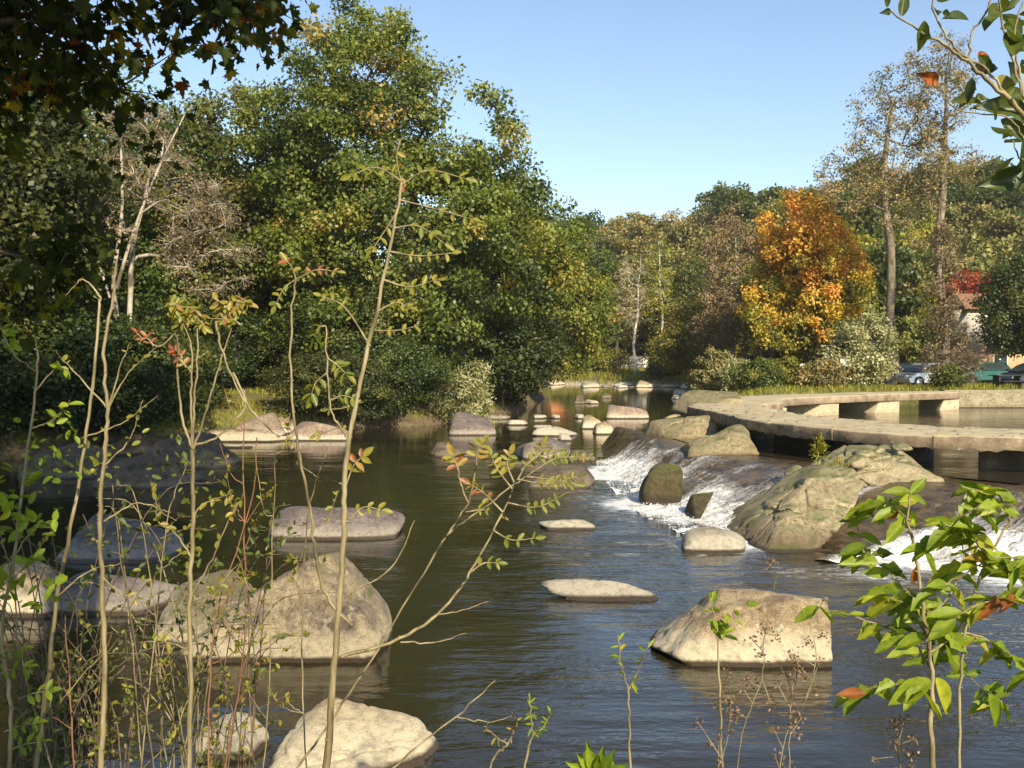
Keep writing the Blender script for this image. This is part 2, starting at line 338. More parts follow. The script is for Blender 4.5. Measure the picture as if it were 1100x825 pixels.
gm, nt, out = new_mat('ground'); b = N(nt, 'ShaderNodeBsdfPrincipled', Roughness=.95)
n1 = pos_noise(nt, .35, 5); n2 = pos_noise(nt, 6, 6)
grass = ramp(nt, [(.35, (.10, .11, .018)), (.65, (.19, .18, .04))], n2).outputs[0]
dirt = ramp(nt, [(.35, (.06, .045, .025)), (.65, (.15, .11, .06))], n2).outputs[0]
grav = ramp(nt, [(.35, (.22, .18, .12)), (.65, (.44, .38, .28))], n2).outputs[0]
mf = ramp(nt, [(.40, g(0)), (.52, g(1))], n1).outputs[0]
geo = nt.nodes.new('ShaderNodeNewGeometry'); sx = nt.nodes.new('ShaderNodeSeparateXYZ'); nt.links.new(geo.outputs['Position'], sx.inputs[0])
c = mixc(nt, mf, dirt, grass)
zf = ramp(nt, [(0.30, g(1)), (0.46, g(0))], sx.outputs[2]).outputs[0]
yf = ramp(nt, [(.84, g(0)), (.88, g(1))]); ym = N(nt, 'ShaderNodeMath', operation='MULTIPLY'); ym.inputs[1].default_value = .01; nt.links.new(sx.outputs[1], ym.inputs[0]); nt.links.new(ym.outputs[0], yf.inputs[0])
grav = mixc(nt, yf.outputs[0], dirt, grav); c = mixc(nt, zf, c, grav); nt.links.new(c, b.inputs['Base Color'])
bm = N(nt, 'ShaderNodeBump', Strength=.8, Distance=.08); nt.links.new(n2, bm.inputs['Height']); nt.links.new(bm.outputs[0], b.inputs['Normal'])
nt.links.new(b.outputs[0], out.inputs[0]); M['ground'] = gm
xs = axis(-500, 500, 6, 0, 300); ys = axis(-60, 900, 30, 0, 380)
GX, GY = np.meshgrid(xs, ys); GZ = height(GX, GY)
tag(grid_obj('ground', GX, GY, GZ, gm), 'grassy and stony ground of the river banks and wooded hill', kind='structure')

CREST = np.array([(3.6, 33.0), (4.2, 29.5), (4.9, 25.0), (6.3, 22.0), (8.6, 19.2), (10.2, 17.3), (14, 15.6), (22, 13.6)])
FOOT = np.array([(2.9, 33.0), (2.5, 27.0), (2.6, 20.6), (3.5, 16.6), (4.9, 15.1), (7.0, 14.0), (11, 12.9), (20, 11.6)])
def dist_line(x, y, L):
    d = np.full(x.shape, 1e9)
    for a, b_ in zip(L[:-1], L[1:]):
        e = b_ - a; t = np.clip(((x - a[0]) * e[0] + (y - a[1]) * e[1]) / (e @ e), 0, 1)
        d = np.minimum(d, np.hypot(x - a[0] - t * e[0], y - a[1] - t * e[1]))
    return d
def water_mat(name, deep, foam=True, bscale=1.0, strength=.35):
    m, nt, out = new_mat(name); b = N(nt, 'ShaderNodeBsdfPrincipled', Roughness=.06, IOR=1.333)
    b.inputs['Specular IOR Level'].default_value = .95
    w1 = pos_noise(nt, 1.5 * bscale, 3, (.42, 1, 1), rough=.5); w2 = pos_noise(nt, 6.0 * bscale, 3, (.5, 1, 1), rough=.55); w3 = pos_noise(nt, 17 * bscale, 2, (.6, 1, 1))
    a1 = N(nt, 'ShaderNodeMath', operation='MULTIPLY_ADD'); nt.links.new(w2, a1.inputs[0]); a1.inputs[1].default_value = .38; nt.links.new(w1, a1.inputs[2])
    a2 = N(nt, 'ShaderNodeMath', operation='MULTIPLY_ADD'); nt.links.new(w3, a2.inputs[0]); a2.inputs[1].default_value = .10; nt.links.new(a1.outputs[0], a2.inputs[2])
    calm = pos_noise(nt, .18, 2)
    at = N(nt, 'ShaderNodeAttribute', attribute_name='rough')
    st = N(nt, 'ShaderNodeMath', operation='MULTIPLY'); st.inputs[1].default_value = strength; slick = N(nt, 'ShaderNodeMath', operation='MULTIPLY'); nt.links.new(at.outputs['Fac'], slick.inputs[0]); nt.links.new(ramp(nt, [(.38, g(.35)), (.60, g(1.25))], pos_noise(nt, .5, 4, (.5, 1, 1))).outputs[0], slick.inputs[1]); nt.links.new(slick.outputs[0], st.inputs[0])
    bm = N(nt, 'ShaderNodeBump', Distance=.12); nt.links.new(st.outputs[0], bm.inputs['Strength']); nt.links.new(a2.outputs[0], bm.inputs['Height'])
    col = ramp(nt, [(.35, deep), (.7, tuple(x * 1.5 for x in deep))], calm).outputs[0]
    fa = N(nt, 'ShaderNodeAttribute', attribute_name='foam')
    fn = pos_noise(nt, 7, 5, (.6, 1.2, 1), rough=.7)
    fs = N(nt, 'ShaderNodeMath', operation='ADD'); nt.links.new(fn, fs.inputs[0]); nt.links.new(fa.outputs['Fac'], fs.inputs[1])
    ff = ramp(nt, [(.74, g(0)), (.92, g(.45)), (1.25, g(.95))], fs.outputs[0]).outputs[0]
    col = mixc(nt, ff, col, (.66, .67, .66)); nt.links.new(col, b.inputs['Base Color'])
    rr = ramp(nt, [(0, g(.06)), (1, g(.7))], ff).outputs[0]; nt.links.new(rr, b.inputs['Roughness'])
    nt.links.new(bm.outputs[0], b.inputs['Normal']); nt.links.new(b.outputs[0], out.inputs[0]); return m
M['river'] = water_mat('river_water', (.019, .016, .0075))
M['pond'] = water_mat('pond_water', (.028, .023, .014), bscale=1.3)
x1 = np.concatenate([np.linspace(-90, -16, 30), np.linspace(-15.7, 20, 150), np.linspace(21, 62, 20)]); y1 = np.concatenate([np.linspace(3.5, 34, 190), np.linspace(34.5, 110, 90)])
WX, WY = np.meshgrid(x1, y1); df = dist_line(WX, WY, FOOT[1:]); df0 = dist_line(WX, WY, FOOT)
lobes = .5 + 1.2 * fbm(np.stack([WX * .8, WY * .8, 0 * WX + 3], -1), 3)
fo = .30 * np.exp(-df / 2.2) * lobes * (1 - sstep(27, 31, WY)) + .50 * np.exp(-df / .7) * (.45 + lobes) * (1 - sstep(27, 31, WY))
hump = sstep(.3, 1.1, np.hypot((WX - 4.5) * .8, WY - 15.1)); fo *= .35 + .65 * hump
ro = .20 + 1.1 * np.exp(-df / 3.5) + .85 * sstep(-4, 2, WX) * (1 - sstep(22, 34, WY))
ro = ro * (1 - .5 * sstep(34, 46, WY)) * (1 - .35 * sstep(50, 70, WY))
wz = .012 * fbm(np.stack([WX * 1.5, WY * 2.6, 0 * WX], -1), 3) * ro
tag(grid_obj('river_water', WX, WY, wz, M['river'], {'foam': fo.ravel(), 'rough': ro.ravel()}), 'rippled brown and blue river water below the weir', kind='structure')

# upper pond: one sheet cut to the pond outline
def strip_poly(name, poly, z, mat, attrs):
    bmm = bmesh.new(); vs = [bmm.verts.new((p[0], p[1], z)) for p in poly]; bmm.faces.new(vs); bmesh.ops.triangulate(bmm, faces=bmm.faces[:])
    me = bpy.data.meshes.new(name); bmm.to_mesh(me); bmm.free(); me.materials.append(mat)
    for k, v in attrs.items():
        a = me.attributes.new(k, 'FLOAT', 'POINT'); a.data.foreach_set('value', np.full(len(me.vertices), v, np.float32))
    o = bpy.data.objects.new(name, me); COL.objects.link(o); return o
PONDW = [(4.4, 33.5)] + [(p[0] + .22, p[1] + .22) for p in CREST[1:]] + [(95, 12), (95, 44.5), (19.0, 44.5), (17, 47.5), (9, 43), (5.5, 36)]
tag(strip_poly('pond_water', PONDW, UW, M['pond'], {'foam': 0.0, 'rough': .55}), 'dark calm water of the upper pond behind the weir', kind='structure')

# ------------------------------------------------------------------ weir apron and its falling water
def resample(L, n):
    s = np.concatenate([[0], np.cumsum(np.linalg.norm(np.diff(L, axis=0), axis=1))]); t = np.linspace(0, s[-1], n)
    return np.stack([np.interp(t, s, L[:, k]) for k in range(L.shape[1])], -1)
NS, NTT = 620, 110
C_ = resample(smooth_path(CREST, 12), NS); F_ = resample(smooth_path(FOOT, 12), NS)
def weir_grid(t0, t1, nt_, lift, amp, seed):
    t = np.linspace(t0, t1, nt_)[:, None]
    X = C_[None, :, 0] * (1 - t) + F_[None, :, 0] * t; Y = C_[None, :, 1] * (1 - t) + F_[None, :, 1] * t
    z0 = UW * (1 - sstep(.02, 1.0, t)) ** 1.0 * np.ones_like(X)
    step = .10 * fbm(np.stack([X * 1.1, Y * 1.1, 0 * X + seed], -1), 4) * np.clip(t * 4, 0, 1)
    Z = z0 + lift + step + amp * fbm(np.stack([X * 6, Y * 6, 0 * X + seed], -1), 4) * np.clip(t * 3, 0.05, 1)
    return X, Y, Z, t
X, Y, Z, t = weir_grid(-.15, 1.15, 120, -.06, .05, 2)
M['wetrock'] = surf_mat('wet_weir_rock', [(.3, (.035, .022, .012)), (.55, (.10, .065, .032)), (.75, (.20, .14, .07))], 4, rough=.35, bump=.9, bscale=9, dist=.06)
tag(grid_obj('weir', X, Y, Z - .06, M['wetrock']), 'sloping wet brown rock weir with water running over it', 'weir')
X, Y, Z, t = weir_grid(-.10, 1.06, 300, .0, .05, 2)
st = fbm(np.stack([np.linspace(0, 60, NS)[None] * np.ones_like(X), t * 5 * np.ones_like(X), 0 * X], -1), 4)
sidx = np.linspace(0, 1, NS)[None] * np.ones_like(X)
def zone(Xw, Yw):
    """how hard the water breaks, by where on the weir it is"""
    foot = np.broadcast_to(F_[None, :, 0] + 0 * Xw, Xw.shape); footy = np.broadcast_to(F_[None, :, 1] + 0 * Xw, Xw.shape)
    a = sstep(30, 27, footy) * .8 * (1 - .75 * np.exp(-((footy - 20.9) / .7) ** 2)) * sstep(3.8, 3.3, foot)
    b_ = sstep(4.7, 5.4, foot) * (.75 + .25 * np.sin(foot * 2.1) ** 2)
    return np.clip(a + b_, 0, 1)
Zn = zone(X, Y); tt = t * np.ones_like(X)
foam = Zn * (sstep(.25, .8, tt) * .44 + .22 * sstep(.04, .25, tt)) + .34 * st * sstep(.05, .3, tt)
Z = Z + .05 * st * sstep(.15, .6, tt) * Zn + .03 * fbm(np.stack([X * 14, Y * 14, 0 * X], -1), 3) * foam * 2 - (1 - sstep(.0, .25, Zn + .0 * tt)) * .03
Z = np.where(tt > .98, np.minimum(Z, .03), Z)
fm, nt, out = new_mat('cascade_water'); b = N(nt, 'ShaderNodeBsdfPrincipled', Roughness=.12, IOR=1.333)
fa = N(nt, 'ShaderNodeAttribute', attribute_name='foam'); sv = N(nt, 'ShaderNodeAttribute', attribute_name='sval'); tv = N(nt, 'ShaderNodeAttribute', attribute_name='tval')
cb = nt.nodes.new('ShaderNodeCombineXYZ'); nt.links.new(sv.outputs['Fac'], cb.inputs[0]); nt.links.new(tv.outputs['Fac'], cb.inputs[1])
def nz(scale, det, st_):
    mp = nt.nodes.new('ShaderNodeMapping'); mp.inputs['Scale'].default_value = st_; nt.links.new(cb.outputs[0], mp.inputs[0])
    n = N(nt, 'ShaderNodeTexNoise', Scale=scale, Detail=det, Roughness=.65); nt.links.new(mp.outputs[0], n.inputs['Vector']); return n.outputs['Fac']
na = nz(3.2, 7, (1.6, .40, 1)); nb = nz(13.0, 5, (1.5, 1.0, 1))
s1 = N(nt, 'ShaderNodeMath', operation='MULTIPLY_ADD'); nt.links.new(nb, s1.inputs[0]); s1.inputs[1].default_value = .62; nt.links.new(na, s1.inputs[2])
s2 = N(nt, 'ShaderNodeMath', operation='ADD'); nt.links.new(s1.outputs[0], s2.inputs[0]); nt.links.new(fa.outputs['Fac'], s2.inputs[1])
ff = ramp(nt, [(.98, g(0)), (1.30, g(1))]); sc2 = N(nt, 'ShaderNodeMath', operation='MULTIPLY'); sc2.inputs[1].default_value = .7; nt.links.new(s2.outputs[0], sc2.inputs[0])
ff = ramp(nt, [(.66, g(0)), (.80, g(.35)), (1.0, g(1))], sc2.outputs[0]).outputs[0]
brown = ramp(nt, [(.35, (.035, .024, .012)), (.6, (.11, .075, .035))], pos_noise(nt, 3, 5)).outputs[0]
c = mixc(nt, ff, brown, ramp(nt, [(.3, (.5, .5, .48)), (.6, (.82, .82, .80))], nb).outputs[0]); nt.links.new(c, b.inputs['Base Color'])
nt.links.new(ramp(nt, [(0, g(.12)), (1, g(.65))], ff).outputs[0], b.inputs['Roughness'])
bm = N(nt, 'ShaderNodeBump', Strength=.8, Distance=.05); nt.links.new(s1.outputs[0], bm.inputs['Height']); nt.links.new(bm.outputs[0], b.inputs['Normal'])
nt.links.new(b.outputs[0], out.inputs[0]); M['cascade'] = fm
length = np.linspace(0, 38, NS)[None] * np.ones_like(X)
tag(grid_obj('cascade_water', X, Y, Z, fm, {'foam': foam.ravel(), 'sval': length.ravel(), 'tval': (tt * 3.2).ravel()}), 'white broken water sliding down the weir', kind='structure')

# spray thrown up along the cascades
rng = np.random.RandomState(77)
def flecks(name, P, size, mat, label, cat, flat=1.0, seed=0):
    rng = np.random.RandomState(seed); n = len(P); o_ = np.array([(1, 0, 0), (-1, 0, 0), (0, 1, 0), (0, -1, 0), (0, 0, 1), (0, 0, -1)], float)
    Q = np.array([(0, 2, 4), (2, 1, 4), (1, 3, 4), (3, 0, 4), (2, 0, 5), (1, 2, 5), (3, 1, 5), (0, 3, 5)]); sz = size * rng.uniform(.3, 1.3, n)[:, None, None] * rng.uniform(.6, 1.5, (n, 1, 3)); V = P[:, None] + o_[None] * sz * [1, 1, flat]
    a = Acc(); a.add(V.reshape(-1, 3), (Q[None] + (np.arange(n) * 6)[:, None, None]).reshape(-1, 3)); return tag(a.build(name, mat), label, cat, kind='stuff')
M['froth'] = plain('white_froth', (.82, .83, .82), .5)
ok = np.argwhere((foam > .42) & (rng.rand(*foam.shape) < .10)); ok = ok[rng.choice(len(ok), min(9000, len(ok)), replace=False)]
P = np.stack([X[ok[:, 0], ok[:, 1]], Y[ok[:, 0], ok[:, 1]], Z[ok[:, 0], ok[:, 1]]], -1) + np.abs(rng.normal(0, 1, (len(ok), 3))) * [.02, .02, .035] * np.array([1, 1, 1]); P[:, :2] += rng.normal(0, .03, (len(P), 2))
flecks('spray', P, .011, M['froth'], 'white drops and froth thrown up along the cascades', 'spray', seed=3)

# ------------------------------------------------------------------ rocks
def ico(sub):
    bmm = bmesh.new(); bmesh.ops.create_icosphere(bmm, subdivisions=sub, radius=1.0)
    V = np.array([v.co[:] for v in bmm.verts]); Fc = np.array([[v.index for v in f.verts] for f in bmm.faces]); bmm.free(); return V, Fc
ICO = {k: ico(k) for k in (3, 4, 5, 6)}
def cellf(P):
    i = np.floor(P).astype(int); d1 = np.full(len(P), 9.); d2 = np.full(len(P), 9.); idv = np.zeros(len(P))
    for a in (-1, 0, 1):
        for b in (-1, 0, 1):
            for c in (-1, 0, 1):
                j = i + [a, b, c]; q = np.stack([_T[(j[:, 0] + k * 7) & 63, (j[:, 1] + k * 13) & 63, (j[:, 2] + k * 29) & 63] for k in range(3)], -1)
                d = np.linalg.norm(j + q - P, axis=1); m_ = d < d1; d2 = np.where(m_, d1, np.minimum(d2, d)); idv = np.where(m_, q[:, 0], idv); d1 = np.where(m_, d, d1)
    return d2 - d1, idv
def rock(name, outline, Y, depth, label, mat='rock', tilt=35, seed=1, sub=5, rough=.05, top_tilt=0.35, bury=.25, group=None, cat='rock', p=16, parent=None, extra=(), cells=0, cdepth=.06):
    """boulder cut by planes: the outline gives its sides, Y its front foot; it has real depth and goes below the water"""
    vv = np.array([v for u, v in outline], float); hf = (vv.max() - vv) / max(1, np.ptp(vv))
    pts = np.array([PY(u, v, Y + depth * (.08 + .70 * h_)) for (u, v), h_ in zip(outline, hf)])[:, [0, 2]]
    zmin = pts[:, 1].min(); low = pts[:, 1] < zmin + .12 * (np.ptp(pts[:, 1]) + .05)
    pts[low, 1] -= bury
    from_c = pts.mean(0); ang = np.arctan2(pts[:, 1] - from_c[1], pts[:, 0] - from_c[0]); pts = pts[np.argsort(ang)]
    cx, cz = pts.mean(0); c = np.array([cx, Y + depth / 2, cz]); rng = np.random.RandomState(seed)
    Ns = []; Ds = []
    for a, b_ in zip(pts, np.roll(pts, -1, 0)):
        e = b_ - a; n2 = np.array([e[1], -e[0]]); l = np.linalg.norm(n2)
        if l < 1e-6: continue
        n2 /= l; d = n2 @ (a - [cx, cz])
        if d < .02: d = .02
        ty = rng.uniform(-.25, .25) - (top_tilt * max(0, n2[1]) if rng.rand() < .5 else 0)
        n = np.array([n2[0], ty, n2[1]]); l = np.linalg.norm(n); Ns.append(n / l); Ds.append(d / l * (1 + abs(ty) * .35))
    tl = R(tilt); zb = cz - (zmin)
    n = np.array([0, -math.cos(tl), math.sin(tl)]); Ns.append(n); Ds.append(max(.05, depth / 2 * math.cos(tl) - zb * math.sin(tl)))
    Ns.append(np.array([.1, 1, .15]) / 1.02); Ds.append(depth / 2)
    for sx_ in (-1, 1):
        n = np.array([sx_ * .6, -.7, .25 + .2 * rng.rand()]); n /= np.linalg.norm(n); Ns.append(n); Ds.append((np.ptp(pts[:, 0]) * .36 * .6 + depth * .5 * .7) * rng.uniform(1.0, 1.25))
    for n, d in extra: Ns.append(np.array(n) / np.linalg.norm(n)); Ds.append(d)
    Ns = np.array(Ns); Ds = np.array(Ds); V, Fc = ICO[sub]
    q = np.maximum(V @ Ns.T / Ds[None], 0); r = 1 / (np.power(q, p).sum(1) ** (1 / p) + 1e-6)
    r = np.minimum(r, 3 * max(depth, np.ptp(pts[:, 0]))); W = c + V * r[:, None]
    size = min(depth, np.ptp(pts[:, 0]), 2.5)
    nn = fbm(W * (2.2 / size) + seed * 3.1, 5); rid = 1 - np.abs(fbm(W * (1.3 / size) + seed * 7.7, 4)) * 2
    W = W + V * (rough * size * (nn + .35 * rid - .2))[:, None] + V * (.020 * fbm(W * 9, 4))[:, None]
    if cells:
        e_, id_ = cellf(W / cells + .25 * fbm(W * 3, 2)[:, None]); W = W + V * (cdepth * (np.minimum(e_ / .10, 1) ** .7 - 1 + (id_ - .5) * .8))[:, None]
    base = np.array([cx, Y + depth / 2, max(0.0, zmin)])
    a = Acc(); a.add(W - base, Fc); o = a.build(name, M[mat], parent, smooth=True); o.location = base
    if parent is None: tag(o, label, cat, group)
    return o
def yz(v, z=0.0): return PZ(550, v, z)[1]

bb = empty('boulder', (-2.6, 11.0, 0), 'largest left boulder, pale and wedge shaped with a mossy top', 'rock')
for nm_, ol, yy, dp, mt, tl, sd_ in (('main_block', [(178, 712), (184, 692), (225, 668), (272, 636), (318, 600), (345, 590), (368, 604), (390, 634), (408, 664), (408, 692), (392, 712), (290, 722)], yz(714), 1.55, 'rock_moss', 24, 4),
        ('lower_shelf', [(160, 698), (166, 676), (195, 650), (235, 632), (275, 634), (290, 660), (270, 704)], yz(697), 1.5, 'rock_moss', 30, 5)):
    o = rock(nm_, ol, yy, dp, None, mt, tilt=tl, seed=sd_, sub=6, rough=.06, p=34, parent=bb, cells=.95, cdepth=.045); o.location = Vector(o.location) - bb.location
rock('boulder', [(706, 702), (732, 672), (762, 634), (800, 630), (872, 640), (893, 702), (876, 726), (790, 718)], yz(718), 1.15,
     'tan flat-topped boulder with a pale washed foot standing alone at lower right', 'rock', tilt=22, seed=11, sub=6, rough=.04, p=30, cells=.8, cdepth=.03)
rock('flat_rock', [(598, 640), (612, 635), (650, 633), (695, 635), (708, 642), (690, 650), (620, 647)], yz(647), .42, 'flat cream rock barely above the water in mid river', 'rock_pale', tilt=50, seed=3, rough=.03, bury=.15)
rock('small_rock', [(586, 568), (598, 559), (622, 557), (640, 566), (636, 572), (600, 572)], yz(571), .5, 'small white rounded rock in open water left of the cascade foot', 'rock_pale', tilt=55, seed=5, rough=.03)
rock('boulder', [(733, 590), (738, 572), (758, 566), (785, 572), (804, 588), (795, 597), (750, 597)], yz(595), .75, 'smooth pale oval boulder at the foot of the white cascade', 'rock_pale', tilt=35, seed=6, rough=.02, p=8)
rock('small_rock', [(214, 818), (218, 785), (236, 774), (262, 778), (276, 800), (280, 818), (250, 822)], yz(818), .4, 'small whitish block at the bottom left among the sapling stems', 'rock_pale', tilt=20, seed=8, rough=.05)
rock('boulder', [(280, 860), (296, 815), (325, 788), (360, 784), (410, 800), (450, 830), (478, 860)], yz(850), .95, 'grey brown boulder with twig shadows cut by the bottom edge', 'rock', tilt=35, seed=9, sub=6, rough=.06, cells=.6, cdepth=.03)
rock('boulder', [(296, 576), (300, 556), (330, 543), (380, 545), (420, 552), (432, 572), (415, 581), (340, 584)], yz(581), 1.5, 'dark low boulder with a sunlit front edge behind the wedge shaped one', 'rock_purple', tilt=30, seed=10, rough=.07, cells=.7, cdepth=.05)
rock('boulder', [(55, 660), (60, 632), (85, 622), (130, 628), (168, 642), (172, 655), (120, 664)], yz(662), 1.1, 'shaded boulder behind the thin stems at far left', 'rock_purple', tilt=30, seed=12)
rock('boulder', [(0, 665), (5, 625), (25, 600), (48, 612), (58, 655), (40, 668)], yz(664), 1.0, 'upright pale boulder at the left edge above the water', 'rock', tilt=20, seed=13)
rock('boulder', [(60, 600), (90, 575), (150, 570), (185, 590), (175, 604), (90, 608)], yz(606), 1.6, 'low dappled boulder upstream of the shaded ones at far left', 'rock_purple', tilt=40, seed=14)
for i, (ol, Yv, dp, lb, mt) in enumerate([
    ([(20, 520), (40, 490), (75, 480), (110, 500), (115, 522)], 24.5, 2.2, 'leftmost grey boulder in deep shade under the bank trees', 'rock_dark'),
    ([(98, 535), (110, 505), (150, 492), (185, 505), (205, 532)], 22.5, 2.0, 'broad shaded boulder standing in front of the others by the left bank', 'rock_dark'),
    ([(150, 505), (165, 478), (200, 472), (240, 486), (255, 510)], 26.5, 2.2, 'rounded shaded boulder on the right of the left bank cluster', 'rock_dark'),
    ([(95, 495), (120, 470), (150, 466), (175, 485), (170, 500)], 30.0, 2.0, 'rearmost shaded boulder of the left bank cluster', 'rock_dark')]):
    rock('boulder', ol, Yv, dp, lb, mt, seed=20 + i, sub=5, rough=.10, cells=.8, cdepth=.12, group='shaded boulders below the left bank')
bank = [
    ([(245, 472), (258, 456), (282, 449), (300, 458), (306, 472)], 36.5, 2.0, 'sunlit grey boulder on the grassy left bank', 'rock_pink', 31),
    ([(306, 474), (314, 462), (340, 453), (372, 462), (378, 474)], 35.0, 1.8, 'long sunlit boulder reaching the water right of the flat slab', 'rock_pink', 32),
    ([(285, 458), (292, 450), (310, 450), (314, 459)], 38.0, 1.0, 'small boulder squeezed between two sunlit ones on the left bank', 'rock', 33),
    ([(212, 478), (222, 470), (290, 470), (306, 476), (300, 480)], 34.0, 1.6, 'thin flat slab at the waterline of the sunlit left shore', 'rock', 34),
    ([(236, 488), (242, 480), (266, 481), (272, 487)], 32.0, .8, 'small low stone in the water in front of the flat slab', 'rock', 35),
    ([(480, 468), (486, 453), (505, 449), (528, 455), (532, 468)], yz(468), 1.8, 'dome shaped boulder with brown purple painted shade below the pale willow', 'rock_purple', 36),
    ([(514, 456), (520, 446), (545, 446), (552, 455)], 46.0, 1.4, 'grey stone at the bank edge behind the dome shaped boulder', 'rock_purple', 37),
    ([(460, 492), (472, 483), (505, 483), (522, 490), (510, 493)], yz(492), 1.0, 'dark flat stone just breaking the shaded water', 'rock_dark', 38),
    ([(541, 457), (548, 451), (560, 451), (567, 456)], yz(457), .7, 'small pale stone right of the dome shaped boulder', 'rock_pale', 39),
    ([(573, 468), (580, 460), (596, 457), (612, 463), (627, 468), (600, 471)], yz(469), 1.1, 'pale flat stone with a long tail toward the right', 'rock_pale', 40),
    ([(570, 462), (575, 458), (592, 458), (597, 462)], yz(461), .6, 'thin pale stone just behind the flat tailed one', 'rock_pale', 41),
    ([(598, 474), (602, 469), (612, 469), (616, 474)], yz(474), .5, 'tiny pale stone in front of the flat tailed one', 'rock_pale', 42),
    ([(556, 494), (562, 478), (585, 470), (605, 478), (612, 492)], yz(494), 1.3, 'brown rounded rock seen behind the sapling leaves', 'rock_purple', 43),
    ([(606, 496), (612, 488), (632, 487), (640, 493), (634, 496)], yz(496), .6, 'little orange brown rock just left of the first cascade', 'rock_dark', 44),
    ([(566, 525), (578, 510), (605, 505), (630, 513), (637, 522), (610, 528)], yz(526), 1.1, 'black wet rock with painted shade in the current left of the cascades', 'rock_dark', 45),
    ([(525, 502), (535, 497), (560, 497), (568, 502)], yz(502), .7, 'thin dark stone in the current left of the brown rounded rock', 'rock_dark', 46),
    ([(623, 461), (626, 452), (636, 447), (646, 454), (648, 461)], yz(461), 1.0, 'pointed pale boulder, left one of a touching pair in mid river', 'rock', 47),
    ([(637, 467), (640, 458), (650, 454), (658, 460), (661, 467)], yz(467), .8, 'low pale boulder, right one of a touching pair in mid river', 'rock', 48),
    ([(652, 449), (653, 438), (662, 435), (690, 440), (696, 450)], yz(450), 1.6, 'long pinkish whale back boulder in the calm upper river', 'rock_pink', 49),
    ([(570, 451), (574, 446), (582, 446), (586, 450)], yz(450), .7, 'small pale stone, first of a row leading to the far bank', 'rock_pale', 50),
    ([(591, 450), (595, 446), (601, 447), (604, 450)], yz(450), .6, 'small pale stone, middle of a row of three', 'rock_pale', 51),
    ([(616, 450), (620, 446), (626, 446), (630, 450)], yz(450), .6, 'small pale stone, right one of a row of three', 'rock_pale', 52),
    ([(662, 464), (664, 461), (670, 461), (672, 464)], yz(464), .4, 'tiny white stone right of the touching pair', 'rock_pale', 53),
    ([(712, 458), (714, 448), (724, 445), (735, 452), (737, 458)], yz(458), 1.0, 'small grey boulder in calm water behind the weir end', 'rock', 54),
    ([(615, 433), (619, 426), (627, 428), (630, 434)], yz(434), 1.0, 'small dark stone with a pale neighbour in the far calm water', 'rock_dark', 55),
    ([(628, 434), (633, 430), (642, 431), (646, 434)], yz(434), 1.0, 'small pale stone beside a dark one in the far calm water', 'rock_pale', 56),
    ([(645, 428), (649, 422), (656, 424), (659, 428)], yz(428), 1.0, 'dark stone nearest the gravel shore', 'rock_dark', 57),
    ([(722, 429), (725, 426), (730, 426), (733, 429)], yz(429), .8, 'little white stone in the dark reflection below the birches', 'rock_pale', 58),
    ([(724, 424), (727, 421), (733, 421), (735, 424)], yz(424), .8, 'farther little white stone in the dark reflection', 'rock_pale', 59)]
for ol, Yv, dp, lb, mt, sd_ in bank: rock('boulder' if ol[-1][0] - ol[0][0] > 28 else 'small_rock', ol, Yv, dp, lb, mt, tilt=35, seed=sd_, sub=4, rough=.04, bury=.3)
# shore stones on the far gravel bank
rs = np.random.RandomState(5)
for i in range(34):
    u = rs.uniform(596, 748); v = rs.uniform(409, 418) if u < 715 else rs.uniform(407, 424)
    w = rs.uniform(3, 11); h = w * rs.uniform(.35, .6)
    rock('shore_stone', [(u - w, v), (u - w * .7, v - h * .8), (u, v - h), (u + w * .8, v - h * .6), (u + w, v)], yz(max(v, 409)), 1.2,
         'pale stone among many on the far gravel shore', 'rock_pale' if i % 3 else 'rock', seed=70 + i, sub=3, rough=.08, group='stones on the far gravel shore')
# weir rocks
rock('boulder', [(708, 478), (715, 462), (738, 447), (757, 447), (765, 460), (763, 476)], 28.0, 1.8, 'yellowish boulder at the left end of the weir under the walkway tip', 'rock_up', tilt=40, seed=61, rough=.06, cells=.7, cdepth=.05)
rock('boulder', [(731, 497), (736, 478), (760, 464), (778, 458), (795, 461), (812, 480), (812, 488), (770, 492)], 23.6, 2.2, 'long yellow boulder on the weir crest before the dark opening', 'rock_up', tilt=45, seed=62, sub=6, rough=.06, cells=.8, cdepth=.06)
rock('boulder', [(744, 440), (750, 430), (765, 423), (790, 424), (800, 438), (780, 442)], 33.0, 2.0, 'pale boulder behind the blunt left tip of the walkway', 'rock_up', tilt=30, seed=63)
rock('boulder', [(690, 545), (690, 520), (697, 507), (715, 505), (731, 508), (733, 530), (722, 545)], 20.2, 1.0, 'round mossy brown boulder between the two cascades', 'mossy_wet', tilt=20, seed=64, rough=.06, p=9)
rock('small_rock', [(738, 546), (745, 537), (758, 529), (768, 527), (764, 536), (750, 546)], 18.7, .45, 'small dark rock splitting the middle cascade', 'mossy_wet', tilt=50, seed=65, rough=.06, bury=.4)
bt = empty('stone_buttress', (6.0, 17.5, 0), 'big mortared stone mound with yellow green moss splitting the weir beneath the walkway', 'buttress')
def child_rock(*a, **k):
    o = rock(*a, parent=bt, **k); o.location = Vector(o.location) - bt.location; return o
child_rock('stone_cap', [(848, 540), (858, 512), (880, 492), (905, 487), (962, 490), (1008, 514), (965, 526), (900, 550)], 18.6, 2.1, None, 'masonry', tilt=38, seed=81, sub=6, rough=.07, p=18, cells=.55, cdepth=.12)
child_rock('stone_apron', [(792, 604), (812, 572), (842, 532), (868, 502), (900, 496), (922, 512), (900, 564), (878, 610), (836, 612)], 15.0, 3.8, None, 'masonry', tilt=60, seed=82, sub=6, rough=.07, p=18, bury=.1, cells=.5, cdepth=.12)
